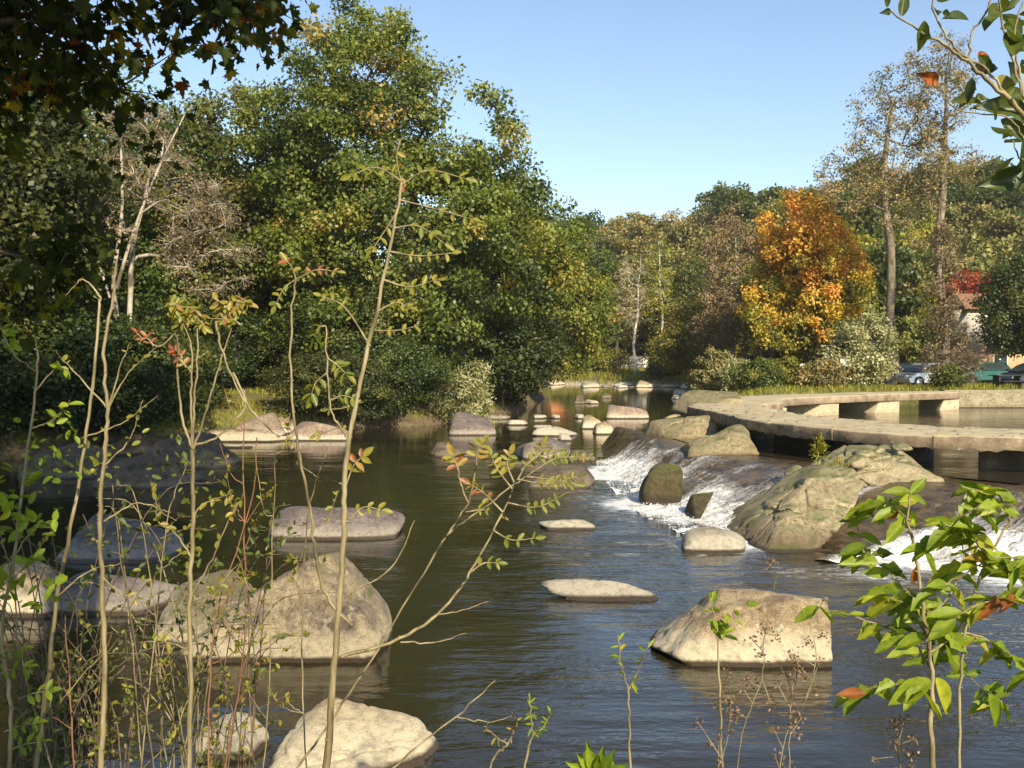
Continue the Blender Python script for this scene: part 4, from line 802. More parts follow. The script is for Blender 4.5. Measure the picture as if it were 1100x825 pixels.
make_tree('red_tree', at_px(1044, 74.5), 'small tree with bright red leaves above the house roof', 'red', seed=63,
    ells=[(0, 0, 7.0, 2.1, 1.8, 1.2), (-.8, 0, 6.2, 1.2, 1, .8)], n_clump=60, clump_r=.55, per=90, leaf=.17, trunk_h=6, trunk_r=.12, mind=.4, gap=.05)
make_tree('broadleaf_tree', at_px(1102, 63), 'dark evergreen tree at the right edge beside the house', 'green', seed=64,
    ells=[(0, 0, 5.0, 2.9, 2.6, 3.3), (-1, 0, 3.6, 1.6, 2, 1.8), (1, 0, 7, 2.2, 2, 2)], n_clump=150, clump_r=.8, per=150, leaf=.19, trunk_h=5, trunk_r=.2, mind=.5)
def bush(u, Yv, w, h, label, lm, seed, name='bush', leaf=.13, per=110, tm=T_CARD, n=60, twigs=8, bmn='bark', clump=.38):
    return make_tree(name, at_px(u, Yv), label, lm, bmn, cat='bush', crown='foliage', seed=seed, ells=[(0, 0, h * .5, w, w * .8, h * .5), (w * .3, 0, h * .6, w * .5, w * .5, h * .42)], n_clump=n, clump_r=clump, per=per, leaf=leaf, trunk_h=h * .5, trunk_r=.05, mind=.25, tmpl_=tm, twigs=twigs)
bush(925, 50, 1.7, 3.9, 'tall pale green bush under the left alder', 'willow', 71, n=110, leaf=.14, clump=.5)
bush(902, 51, 1.3, 2.6, 'dark green bush left of the tall pale one', 'green', 72, n=60)
bush(1027, 48.5, 1.25, 2.2, 'round leafless brown shrub on the lawn edge', 'browntwig', 73, n=70, leaf=.07, per=40, twigs=40)
bush(790, 57, 1.0, 2.0, 'whitish flowering bush on the bank behind the walkway', 'willow', 74, n=50)
bush(815, 50, 1.5, 1.6, 'low olive green bush behind the walkway corner', 'green', 75, n=70)
bush(768, 60, 1.4, 4.0, 'reddish brown shrub leaning over the bank', 'hillbrown', 76, n=80, leaf=.16)
bush(840, 54, 1.2, 1.7, 'small green bush below the orange chestnut', 'yellowgreen', 77, n=60)
bush(882, 49, 1.1, 1.5, 'brownish green weedy bush left of the dark green one', 'alder', 78, n=60)
bush(1019, 47.2, .6, 1.1, 'small grassy bush between alder trunk and brown shrub', 'green', 79, n=40)
bush(640, 100, 3.4, 2.8, 'green bush by the white wall on the far bank', 'yellowgreen', 80, n=70, leaf=.2, clump=.7)
bush(614, 99, 2.0, 1.5, 'bush in front of the orange roofed house', 'green', 81, n=70, leaf=.2, clump=.7)
bush(720, 96, 2.6, 2.2, 'dark bush between birch and spreading tree', 'deep', 82, n=60, leaf=.2, clump=.7)
bush(757, 74, 2.0, 2.4, 'dark green bush at the river bend', 'green', 83, n=60, leaf=.16, clump=.6)
# meadow grass and weeds along banks
def grass_patch(name, region, n, h, lm, label, seed):
    rng = np.random.RandomState(seed); x0, x1, y0, y1 = region
    x = rng.uniform(x0, x1, n * 3); y = rng.uniform(y0, y1, n * 3); z = height(x, y); dr = sd_poly(x, y, RIVER); dp = sd_poly(x, y, POND)
    ok = (dr > .35) & (dp > .35) & (z < 3); ok &= vnoise(np.stack([x * .5, y * .5, 0 * x], -1)) > .25
    x, y, z = x[ok][:n], y[ok][:n], z[ok][:n]; m_ = len(x)
    P = np.stack([x, y, z - .03], -1); D = np.stack([rng.normal(0, .35, m_), rng.normal(0, .35, m_), np.ones(m_)], -1)
    Nn = rng.normal(size=(m_, 3)); Nn[:, 2] *= .1; a = Acc(); leaves(a, P, D, Nn, h * rng.uniform(.4, 1.2, m_), (np.array([(-.05, 0, 0), (.05, 0, 0), (.03, .6, .05), (0, 1, .25)]), np.array([[0, 1, 2, 3]])), rng.rand(m_))
    return tag(a.build(name, M[lm]), label, kind='stuff', cat='grass')
grass_patch('grass', (6, 40, 36, 62), 26000, .28, 'yellowgreen', 'yellow green grass on the lawn and bank behind the pond', 1)
grass_patch('grass', (-22, 0, 34, 50), 16000, .24, 'yellowgreen', 'short grass on the sunlit left bank', 2)
grass_patch('grass', (0, 24, 92, 104), 14000, .5, 'yellowgreen', 'green verge behind the far gravel shore', 3)
grass_patch('grass', (-7, 7, -2, 4.2), 9000, .3, 'green', 'grass on the near bank at the photographer\'s feet', 4)

# hillside wood: eight kinds of tree, copied
H = [proto_tree(200, 11, 3.6, 'hill', 'woodland_tree', n=75, per=90, leaf=.42, gap=.1), proto_tree(201, 12, 3.2, 'hill', 'woodland_tree', n=75, per=90, leaf=.42, gap=.1),
     proto_tree(202, 10, 3.4, 'hillbrown', 'bare_tree', n=75, per=60, leaf=.34, gap=.1, bmn='bark_pale'), proto_tree(203, 12, 3.8, 'green', 'dark_tree', n=75, per=95, leaf=.42, gap=.1),
     proto_tree(204, 10, 3.3, 'yellowgreen', 'yellowing_tree', n=70, per=85, leaf=.4, gap=.1)]
LBL = ['olive green tree of the wood covering the far hill', 'olive green tree of the wood covering the far hill', 'brown bare-twigged tree on the far wooded hill', 'darker green tree standing out in the far wooded hill', 'yellowing tree among the green ones on the far hill']
NM = ['woodland_tree', 'woodland_tree', 'bare_tree', 'dark_tree', 'yellowing_tree']
rs = np.random.RandomState(12); used = []; cntH = 0
for Yv in np.concatenate([np.linspace(84, 120, 9), np.linspace(126, 196, 10)]):
    n = 24
    for k in range(n):
        u = 560 + (k + rs.rand()) * 580 / n - 0; x = (u - 550) / F * Yv; y = Yv + rs.uniform(-2.5, 2.5)
        if y < 104 - 26 * sstep(12, 34, np.array(x)) + 3 or (abs(x - 6.3) < 4.5 and y < 113): continue
        if used and np.min(np.hypot(np.array(used)[:, 0] - x, np.array(used)[:, 1] - y)) < 3.4: continue
        used.append((x, y)); q = rs.choice(5, p=[.3, .25, .2, .15, .10]); s = rs.uniform(.75, 1.15)
        place(H[q], NM[q], (x, y, gz(x, y) - .1), LBL[q], ['olive green hillside trees', 'olive green hillside trees', 'bare hillside trees', 'dark green hillside trees', 'yellowing hillside trees'][q], s, rs.rand() * 6.28); cntH += 1
# hedge of trees directly behind the car park
for k, (u, Yv, q, s, lb) in enumerate([(905, 70, 0, .8, 'olive tree just behind the orange chestnut on its right'), (940, 72, 3, .85, 'dark tree behind the left alder trunk'), (975, 74, 4, .7, 'yellowing tree between the two alder trunks'), (1000, 78, 1, .9, 'olive tree behind the twiggy alder trunk'),
        (1080, 84, 0, .9, 'olive tree above the house'), (1110, 76, 1, .8, 'olive tree above the dark evergreen'), (985, 69, 0, .45, 'small olive tree behind the silver car'), (830, 75, 3, .8, 'dark tree behind the left side of the chestnut')]):
    place(H[q], NM[q], at_px(u, Yv), lb, None, s, k * 1.1)
print('hill trees', cntH)

# ------------------------------------------------------------------ buildings
M['plaster'] = surf_mat('white_plaster', [(.3, (.62, .58, .50)), (.7, (.78, .74, .66))], 2, bump=.1)
M['brick'] = surf_mat('orange_render', [(.3, (.36, .22, .12)), (.7, (.50, .34, .20))], 3, bump=.2)
M['tile'] = surf_mat('roof_tile', [(.3, (.17, .085, .05)), (.7, (.30, .16, .09))], 3, bump=.5, stretch=(6, 1, 1))
M['tile_o'] = surf_mat('orange_roof_tile', [(.3, (.50, .17, .06)), (.7, (.66, .27, .10))], 3, bump=.5, stretch=(6, 1, 1))
M['glassdark'] = plain('window_glass', (.03, .035, .04), .1)
M['woodwork'] = plain('brown_woodwork', (.14, .09, .05), .6)
def poly(name, V, Q, mat, parent=None, bevel=0):
    bmm = bmesh.new(); vs = [bmm.verts.new(v) for v in V]; [bmm.faces.new([vs[i] for i in q]) for q in Q]
    bmesh.ops.recalc_face_normals(bmm, faces=bmm.faces[:]); me = bpy.data.meshes.new(name); bmm.to_mesh(me); bmm.free(); me.materials.append(mat)
    o = bpy.data.objects.new(name, me); COL.objects.link(o)
    if parent: o.parent = parent
    if bevel: bv = o.modifiers.new('edge', 'BEVEL'); bv.width = bevel; bv.segments = 2; bv.limit_method = 'ANGLE'
    return o
def gable_house(name, loc, w, d, hw, hr, wm, rm, label, rz=0, windows=(), over=.4, lower=None):
    e = empty(name, loc, label, 'house', rz=rz); z0 = 0.0
    if lower: box('lower_wall', (0, 0), w + .06, d + .06, -.5, lower, 0, M['brick'], e, bevel=0); z0 = lower
    box('wall', (0, 0), w, d, z0 if lower else -.5, hw, 0, wm, e, bevel=0)
    a, b_ = w / 2 + over, d / 2 + over; t_ = .15
    poly('roof', [(-a, -b_, hw - .05), (a, -b_, hw - .05), (a, b_, hw - .05), (-a, b_, hw - .05), (-a, -b_, hw + t_), (a, -b_, hw + t_), (a, b_, hw + t_), (-a, b_, hw + t_), (-a * .72, 0, hw + hr), (a * .72, 0, hw + hr)],
         [(0, 1, 5, 4), (1, 2, 6, 5), (2, 3, 7, 6), (3, 0, 4, 7), (0, 3, 2, 1), (4, 5, 9, 8), (6, 7, 8, 9), (5, 6, 9), (7, 4, 8)], rm, e)
    for x, z, ww, hh in windows:
        f = box('window', (x, -d / 2 - .02), ww + .16, .08, z - .08, z + hh + .08, 0, M['plaster'], e, bevel=0)
        box('pane', (x, -d / 2 - .06), ww, .03, z, z + hh, 0, M['glassdark'], f, bevel=0)
        box('shutter', (x - ww * .75 - .1, -d / 2 - .03), ww * .45, .05, z, z + hh, 0, M['woodwork'], f, bevel=0)
    return e
hx = at_px(1050, 73)
hs_ = gable_house('house', (hx[0] + .6, 73, 1.3), 5.6, 6, 5.0, 1.25, M['plaster'], M['tile'], 'white house with brown tiled roof and orange ground floor behind the dark evergreen', windows=[(-.6, 3.1, .8, 1.2), (1.3, 3.1, .8, 1.2), (-.4, .5, .9, 1.3)], lower=2.3)
box('balcony', (.4, -3.5), 3.4, .9, 2.35, 2.47, 0, M['woodwork'], hs_)
ra = Acc(); 
for k in range(15): tube(ra, [(-1.25 + k * .235, -3.9, 2.47), (-1.25 + k * .235, -3.9, 3.35)], .02, 4)
tube(ra, [(-1.3, -3.9, 3.35), (2.1, -3.9, 3.35)], .035, 6); ra.build('railing', M['woodwork'], hs_)
hx = at_px(612, 122)
gable_house('farm_house', (6.3, 107, .1), 4.6, 4, 2.3, 1.4, M['plaster'], M['tile_o'], 'small house with bright orange roof far behind the river bend', windows=[(.8, .6, .7, .9)], rz=.2)
hx = at_px(659, 104)
wl_ = empty('garden_wall', (hx[0], 104, gz(hx[0], 104)), 'white garden wall behind the far shore', 'wall')
box('wall', (0, 0), 7.5, .3, -.5, 1.5, 0, M['plaster'], wl_); box('coping', (0, 0), 7.6, .4, 1.503, 1.62, 0, M['tile'], wl_)

# ------------------------------------------------------------------ cars, sign, table
M['tyre'] = plain('tyre_rubber', (.02, .02, .02), .8); M['rim'] = plain('alloy', (.5, .5, .5), .3, .8); M['lamp'] = plain('lamp_glass', (.7, .7, .7), .1); M['dark'] = plain('dark_paint', (.02, .02, .022), .5)
def car(loc, rz, paint, label, metal=.3):
    pm = plain('car_paint', paint, .22, metal); pm.node_tree.nodes['Principled BSDF'].inputs['Coat Weight'].default_value = .8
    e = empty('parked_car', loc, label, 'car', 'cars in the car park behind the pond', rz)
    # side profile, x forward
    lo = [(-2.0, .32), (-2.02, .62), (-1.95, .92), (-1.2, .96), (.75, .95), (1.35, .88), (1.85, .72), (2.0, .55), (1.98, .30)]
    def loft(name, prof, hw0, hw1, z0, z1, mat, par, extra=1.0):
        V = []; n = len(prof)
        for s_ in (-1, 1):
            for x, z in prof: V.append((x, s_ * (hw0 + (hw1 - hw0) * (z - z0) / (z1 - z0)), z))
        Q = [tuple(range(n)), tuple(range(2 * n - 1, n - 1, -1))] + [(k, (k + 1) % n, n + (k + 1) % n, n + k) for k in range(n)]
        return poly(name, V, Q, mat, par, bevel=.05)
    bd = loft('body', lo, .86, .80, .3, .96, pm, e)
    loft('cabin', [(-1.9, .93), (-1.55, 1.40), (-1.2, 1.47), (.05, 1.45), (.45, 1.32), (1.05, .93)], .80, .60, .93, 1.47, pm, bd)
    wm = M['glassdark']
    for s_ in (-1, 1):
        def gl(pts, nm):
            V = [(x, s_ * (.815 + (.62 - .80) * (z - .93) / .54), z) for x, z in pts]; V += [(x, s_ * (abs(y) - .04), z) for x, y, z in V]; n = len(pts)
            poly(nm, V, [tuple(range(n)), tuple(range(2 * n - 1, n - 1, -1))] + [(k, (k + 1) % n, n + (k + 1) % n, n + k) for k in range(n)], wm, e)
        gl([(-1.55, .98), (-1.35, 1.32), (-.55, 1.37), (-.55, .98)], 'window'); gl([(-.47, .98), (-.47, 1.37), (.02, 1.36), (.35, 1.26), (.8, .98)], 'window')
    poly('windscreen', [(1.06, -.70, .98), (1.06, .70, .98), (.47, .58, 1.33), (.47, -.58, 1.33), (1.02, -.70, .95), (1.02, .70, .95), (.42, .58, 1.31), (.42, -.58, 1.31)], [(0, 1, 2, 3), (4, 7, 6, 5), (0, 4, 5, 1), (1, 5, 6, 2), (2, 6, 7, 3), (3, 7, 4, 0)], wm, e)
    for s_ in (-1, 1):
        poly('headlight', [(1.80, s_ * .45, .60), (1.80, s_ * .78, .60), (1.72, s_ * .80, .78), (1.74, s_ * .45, .77), (2.0, s_ * .45, .58), (1.93, s_ * .84, .60), (1.80, s_ * .82, .78), (1.88, s_ * .45, .76)],
             [(0, 1, 2, 3), (4, 7, 6, 5), (0, 4, 5, 1), (1, 5, 6, 2), (2, 6, 7, 3), (3, 7, 4, 0)], M['lamp'], e)
        for x in (-1.25, 1.25):
            w = Acc(); tube(w, [(x, s_ * .62, .31), (x, s_ * .66, .31), (x, s_ * .84, .31), (x, s_ * .88, .31)], [.20, .31, .31, .25], 24); wo = w.build('wheel', M['tyre'], e, smooth=True)
            rr = Acc(); tube(rr, [(x, s_ * .80, .31), (x, s_ * .885, .31), (x, s_ * .89, .31)], [.20, .19, .02], 16); rr.build('rim', M['rim'], wo)
            ar = Acc(); tube(ar, [(x, s_ * .80, .33), (x, s_ * .872, .33), (x, s_ * .874, .33)], [.38, .38, .30], 20); ar.build('wheel_arch', M['dark'], e)
    poly('mirror', [(.75, -.84, .98), (.9, -.84, .98), (.9, -1.0, .98), (.75, -1.0, .98), (.75, -.84, 1.1), (.88, -.84, 1.1), (.88, -1.0, 1.1), (.75, -1.0, 1.1)], [(0, 3, 2, 1), (4, 5, 6, 7), (0, 1, 5, 4), (1, 2, 6, 5), (2, 3, 7, 6), (3, 0, 4, 7)], pm, e)
    return e
def carpos(u, Yv): p_ = at_px(u, Yv); return (p_[0], p_[1], p_[2] + .03)
car(carpos(992, 57), R(205), (.55, .56, .57), 'silver hatchback parked between the alder trunk and the brown shrub', .6)
car(carpos(973, 62), R(215), (.02, .03, .08), 'dark blue car parked behind the silver hatchback')
car(carpos(1052, 63), R(195), (.01, .09, .06), 'green car showing its bonnet right of the brown shrub')
car(carpos(1108, 58), R(200), (.03, .035, .06), 'dark navy car cut off by the right edge')
car(carpos(835, 64), R(180), (.03, .03, .035), 'dark car hidden under the orange chestnut')
# picnic table on the lawn
pt = empty('picnic_table', at_px(1082, 50), 'dark picnic table on the lawn before the navy car', 'table', rz=.2)
box('tabletop', (0, 0), 1.6, .75, .70, .75, 0, M['dark'], pt, bevel=.01)
for y in (-.65, .65): box('bench', (0, y), 1.6, .28, .42, .46, 0, M['dark'], pt, bevel=.01)
for x in (-.6, .6): box('leg', (x, 0), .08, 1.3, .36, .42, 0, M['dark'], pt, bevel=.01); box('leg', (x, 0), .10, .5, 0, .70, 0, M['dark'], pt, bevel=.01)
def sign(u, Yv, z, w, h, col, label, rim=None):
    x, y, zz = at_px(u, Yv); e = empty('sign', (x, y, zz), label, 'sign'); a = Acc(); tube(a, [(0, .04, 0), (0, .04, z + h)], .03, 8); a.build('post', M['rim'], e)
    box('board', (0, 0), w, .03, z, z + h, 0, col, e, bevel=.008)
    if rim: box('band', (0, -.02), w * .98, .02, z + .02, z + h * .45, 0, rim, e, bevel=0)
M['signwhite'] = plain('sign_white', (.8, .8, .78), .4); M['signblue'] = plain('sign_blue', (.05, .15, .5), .4)
sign(862, 52, 1.0, .28, .34, M['signwhite'], 'small white and blue notice on a post under the chestnut', M['signblue'])
sign(908, 49, 1.2, .5, .36, M['signwhite'], 'small white board standing by the dark green bush')

# ------------------------------------------------------------------ near plants
def px_path(pts, Y0, Y1=None, n=6):
    Y1 = Y0 if Y1 is None else Y1; m_ = len(pts); return smooth_path([PY(u, v, Y0 + (Y1 - Y0) * k / max(1, m_ - 1)) for k, (u, v) in enumerate(pts)], n)
class Plant:
    def __init__(s, name, Y, label, lm='turning', bm_='twig', cat='sapling', group=None, seed=1):
        s.Y = Y; s.st = Acc(); s.lf = Acc(); s.rng = np.random.RandomState(seed); s.a = (name, label, cat, group, lm, bm_); s.root = None
    def stem(s, pts, r0, r1, Y0=None, Y1=None, root=False, sides=7):
        Y0 = Y0 or s.Y; P = px_path(pts, Y0, Y1)
        if root:
            z = gz(P[0][0], P[0][1]) - .05; base = np.array([P[0][0], P[0][1], z]); s.root = base if s.root is None else s.root
            k = max(2, int((P[0][2] - z) / .2)); t = np.linspace(0, 1, k, endpoint=False)[:, None]; P = np.vstack([base * (1 - t) + P[0] * t, P])
        j = s.rng.normal(0, .0016, P.shape); j[0] = 0; P = P + j
        # swollen nodes along the bark
        r = np.linspace(r0 * .50, r1 * .48, len(P)) * s.Y / F; r *= 1 + .12 * (s.rng.rand(len(P)) > .75)
        tube(s.st, P, r, sides)
        for q in range(3, len(P) - 1, 4):       # buds and leaf scars
            dd = s.rng.normal(0, 1, 3); dd /= np.linalg.norm(dd); dd[2] = abs(dd[2]); tube(s.st, [P[q], P[q] + dd * (r[q] * 1.7 + .002)], [r[q] * .7, r[q] * .25], 4)
        return P
    def leaf(s, P, D, size, T=T_OVAL, rnd=None, Nn=None):
        P = np.atleast_2d(P); D = np.atleast_2d(D); n = len(P)
        Nn = s.rng.normal(0, .5, (n, 3)) + np.array([0, -.55, .8]) if Nn is None else Nn
        leaves(s.lf, P, D, Nn, np.broadcast_to(size, (n,)) * s.Y / F, T, s.rng.rand(n) if rnd is None else np.clip(rnd + s.rng.normal(0, .12, n), 0, 1))
    def rachis(s, pts, size, n=5, rnd=.4, T=T_OVAL, r=1.2, dY=0.0):
        """compound leaf: a thin stalk with paired leaflets and one at the tip"""
        P = px_path(pts, s.Y, s.Y + dY); tube(s.st, P, np.linspace(r, r * .4, len(P)) * s.Y / F, 5)
        t = np.linspace(.35, .92, n); idx = t * (len(P) - 1); k = np.floor(idx).astype(int); fr = (idx - k)[:, None]
        Q = P[k] * (1 - fr) + P[np.minimum(k + 1, len(P) - 1)] * fr; T_ = P[np.minimum(k + 1, len(P) - 1)] - P[k]; T_ /= np.linalg.norm(T_, axis=1)[:, None] + 1e-9
        sidev = np.cross(T_, np.array([0, -.8, .6])); sidev /= np.linalg.norm(sidev, axis=1)[:, None] + 1e-9
        for sg in (-1, 1): s.leaf(Q, T_ * .5 + sg * sidev + s.rng.normal(0, .2, Q.shape) - [0, 0, .25], size * s.rng.uniform(.75, 1.1, n), T, rnd)
        s.leaf(P[-1], P[-1] - P[-3], size * 1.1, T, rnd)
    def along(s, P, size, n, T=T_OVAL, rnd=.4, t0=.2, spread=1.0):
        t = s.rng.uniform(t0, 1, n) * (len(P) - 1); k = np.floor(t).astype(int); Q = P[k]; D = s.rng.normal(0, spread, (n, 3)) + np.array([0, 0, .25]); s.leaf(Q, D, size * s.rng.uniform(.6, 1.2, n), T, rnd)
    def done(s):
        name, label, cat, group, lm, bm_ = s.a; root = s.root if s.root is not None else s.st.V[0][0]
        e = empty(name, tuple(root), label, cat, group)
        for acc, nm, mt, sm in ((s.st, 'stem', bm_, True), (s.lf, 'leaves', lm, False)):
            if acc.n: o = acc.build(nm, M[mt], e, smooth=sm); o.data.transform(__import__('mathutils').Matrix.Translation(-Vector(tuple(root))))
        return e

p = Plant('ash_sapling', 2.7, 'tallest ash sapling, straight pale stem crossing the wedge shaped boulder', seed=1)
p.stem([(350, 830), (358, 730), (365, 640), (370, 560), (371, 500), (385, 420), (402, 345), (418, 270), (432, 195)], 8.5, 3, root=True)
p.stem([(366, 706), (420, 690), (470, 660), (505, 615), (535, 560), (556, 515)], 4.2, 1.8, 2.7, 2.9)
p.stem([(470, 660), (500, 655), (525, 645)], 1.8, .8); p.stem([(430, 690), (470, 690), (500, 680)], 2, .8); p.stem([(372, 640), (420, 610), (445, 560)], 2.2, 1)
p.stem([(378, 672), (350, 640), (338, 590), (333, 545), (320, 480), (313, 420), (313, 345), (318, 300)], 4.0, 2.0)
p.stem([(372, 470), (356, 440), (352, 400), (350, 350)], 2.6, 1.5)
for pts, sz, rn, n in (([(432, 195), (405, 180), (378, 188)], 13, .35, 4), ([(432, 198), (460, 183), (500, 192)], 13, .35, 4), ([(430, 215), (470, 225), (505, 235)], 12, .3, 4), ([(425, 230), (412, 250), (400, 268)], 11, .45, 3),
        ([(423, 245), (450, 243), (478, 262)], 12, .4, 4), ([(418, 270), (450, 275), (485, 272)], 10, .5, 5), ([(410, 300), (440, 308), (470, 300)], 11, .5, 4), ([(405, 335), (425, 325), (440, 330)], 10, .5, 4), ([(400, 355), (425, 355), (450, 350)], 9, .6, 3),
        ([(430, 150), (426, 170), (431, 196)], 10, .8, 3), ([(398, 372), (370, 330), (345, 318)], 9, .4, 4), ([(318, 300), (340, 290), (362, 292)], 9, .75, 4), ([(318, 300), (305, 310), (296, 328)], 10, .4, 4), ([(318, 300), (314, 288), (308, 280)], 11, .7, 2),
        ([(350, 350), (342, 352), (338, 362)], 15, .2, 3), ([(352, 385), (362, 392), (372, 402)], 14, .25, 3), ([(352, 400), (340, 410), (334, 425)], 14, .25, 3), ([(355, 430), (368, 425), (380, 428)], 11, .2, 3), ([(388, 430), (370, 438), (352, 440)], 8, .3, 2),
        ([(378, 470), (365, 460), (340, 468)], 8, .6, 2), ([(372, 520), (380, 500), (390, 490)], 14, .75, 3), ([(556, 515), (570, 495), (600, 485)], 9, .35, 6), ([(556, 515), (590, 520), (620, 512)], 9, .4, 6), ([(540, 550), (520, 530), (505, 520)], 12, .7, 4),
        ([(550, 525), (535, 505), (528, 490)], 12, .55, 4), ([(545, 540), (575, 545), (600, 535)], 10, .3, 5), ([(505, 615), (520, 605), (535, 605)], 10, .3, 3), ([(374, 560), (390, 545), (410, 548)], 12, .7, 3), ([(530, 570), (550, 580), (575, 578)], 11, .15, 3), ([(560, 505), (575, 490), (582, 478)], 11, .4, 4)):
    p.rachis(pts, sz, n, rn)
p.done()
p = Plant('ash_sapling', 3.0, 'slanting sapling with pinkish leaves over the open water left of centre', seed=2)
p.stem([(300, 850), (345, 790), (392, 720), (440, 640), (480, 575), (503, 540), (512, 500), (515, 485)], 3.0, 1.5, root=True, Y0=2.9, Y1=3.1)
p.stem([(480, 575), (520, 545), (553, 520), (575, 505)], 2.4, 1.3); p.stem([(503, 540), (495, 520), (492, 498)], 1.8, 1)
for pts, sz, rn, n in (([(492, 505), (490, 498), (487, 490)], 15, .8, 3), ([(512, 500), (512, 486), (517, 478)], 14, .7, 3), ([(553, 520), (545, 500), (548, 488)], 12, .6, 4), ([(575, 505), (600, 492), (640, 492)], 9, .35, 8), ([(565, 512), (590, 515), (618, 520)], 10, .35, 5), ([(500, 550), (520, 548), (538, 555)], 9, .5, 4)): p.rachis(pts, sz, n, rn)
p.done()
p = Plant('ash_sapling', 2.9, 'sapling crowned by a candelabra fork and yellowing leaf tuft', lm='turning', seed=3)
P = p.stem([(203, 835), (205, 720), (204, 640), (207, 560), (207, 482)], 6, 4.2, root=True)
for pts in ([(207, 482), (196, 450), (191, 400), (190, 360), (172, 372), (150, 364)], [(207, 482), (209, 430), (212, 380), (212, 335)], [(207, 482), (205, 430), (207, 380), (196, 345)], [(208, 482), (225, 430), (238, 385), (250, 345)], [(208, 480), (235, 468), (262, 440), (262, 418)], [(250, 400), (270, 440), (300, 470)], [(232, 345), (240, 380), (262, 430), (300, 470)]):
    p.stem(pts, 2.8, 1.3)
for k in range(18):
    u = p.rng.uniform(190, 262); v = p.rng.uniform(325, 350); p.rachis([(u, v), (u + p.rng.uniform(-10, 10), v - 6), (u + p.rng.uniform(-20, 20), v + p.rng.uniform(-8, 12))], 11, 3, .35 + .35 * p.rng.rand())
for u, v, rn in ((155, 368, .9), (165, 372, .95), (196, 385, .9), (200, 395, .95), (205, 400, .6)): p.rachis([(u, v), (u - 3, v - 5), (u - 8, v - 10)], 9, 2, rn)
for pts in ([(205, 560), (222, 540), (250, 530)], [(206, 600), (190, 575), (170, 560), (168, 540)], [(204, 660), (225, 640), (262, 600)], [(204, 700), (180, 690), (150, 690)], [(205, 640), (228, 600), (245, 560), (262, 530)]):
    Q = p.stem(pts, 2.2, .9); p.along(Q, 10, 9, rnd=.5, t0=.5)
p.done()
def simple(name, Y, pts, r0, r1, label, twigs, lm='turning', bm_='twig', seed=1, size=9, leaves_n=8, rnd=.45, lt=T_OVAL, group='thin saplings of the near bank'):
    p = Plant(name, Y, label, lm, bm_, 'sapling', group, seed); P = p.stem(pts, r0, r1, root=True)
    for t in twigs: Q = p.stem(t, r1 * .9, .7); p.along(Q, size, leaves_n, lt, rnd, .55, .8)
    return p
simple('thin_sapling', 2.8, [(36, 840), (50, 740), (62, 640), (82, 530), (98, 430), (106, 340), (108, 318)], 5.5, 2.4, 'thin pale leafless sapling leaning right at far left', [[(90, 470), (130, 455), (170, 425)], [(62, 640), (95, 615), (130, 605)], [(108, 320), (90, 300), (70, 318)]], seed=4, leaves_n=4).done()
p = simple('thin_sapling', 2.8, [(108, 840), (112, 740), (110, 640), (107, 560), (113, 480), (116, 440), (112, 380), (122, 310), (124, 280)], 6.5, 2.6, 'straight knobbly sapling with a V fork at mid height, second from the left', [[(116, 440), (85, 405), (60, 378)], [(116, 440), (138, 400), (172, 370)], [(116, 440), (130, 390), (142, 370)], [(113, 500), (140, 470), (152, 430)], [(112, 560), (150, 540), (190, 560)], [(110, 620), (135, 640), (165, 640)], [(112, 700), (85, 730), (60, 760)]], seed=5, leaves_n=3); p.done()
p = simple('thin_sapling', 2.6, [(8, 840), (12, 760), (2, 680), (14, 600), (30, 480), (40, 400), (38, 360)], 5, 2, 'leafy green sapling cut by the left edge', [[(40, 400), (15, 380), (0, 350)], [(38, 420), (60, 395), (75, 400)], [(34, 460), (58, 450), (75, 430)], [(14, 600), (35, 570), (60, 560)]], 'fresh', seed=6, size=14, leaves_n=8, rnd=.4)
for k in range(75):
    u = p.rng.uniform(-12, 62); v = p.rng.uniform(500, 650); p.leaf(PY(u, v, 2.6 + p.rng.uniform(-.25, .3)), p.rng.normal(0, 1, 3) + [0, 0, .1], p.rng.uniform(12, 22), T_OVAL, .3)
for k in range(34):
    u = p.rng.uniform(20, 85); v = p.rng.uniform(440, 510); p.leaf(PY(u, v, 2.6 + p.rng.uniform(-.2, .3)), p.rng.normal(0, 1, 3), p.rng.uniform(8, 14), T_OVAL, .3)
for u, v in ((20, 780), (35, 745), (10, 720), (5, 700), (25, 800)):
    p.rachis([(u - 15, v + 6), (u, v), (u + 18, v - 3)], 13, 3, .2)
p.done()
specs = [([(240, 840), (262, 700), (262, 560), (262, 440)], 3.2, 2.2, 'reddish thin stem just right of the candelabra sapling', 'twig_red'), ([(282, 840), (290, 720), (292, 600), (296, 480)], 3.0, 1.8, 'very thin upright stem left of the tallest sapling', 'twig'),
         ([(150, 840), (165, 700), (180, 560), (200, 500)], 3.4, 2.0, 'thin stem leaning right between two straight saplings', 'twig'), ([(168, 840), (150, 720), (130, 600), (120, 520)], 3.3, 2.0, 'thin stem leaning left beside the knobbly sapling', 'twig_dark'),
         ([(225, 840), (225, 740), (235, 650), (270, 540), (276, 470)], 3.0, 2.2, 'thin curved stem with a red leaf at its tip', 'twig_red'), ([(80, 840), (75, 740), (70, 660)], 3.0, 2.2, 'short dry reddish stem at lower left', 'twig_red'),
         ([(60, 840), (22, 700), (15, 600)], 2.9, 2.4, 'crooked stem crossing the left edge low down', 'twig'), ([(330, 850), (325, 700), (330, 560), (352, 480)], 3.1, 2.0, 'thin leafy stem close beside the tallest sapling', 'twig')]
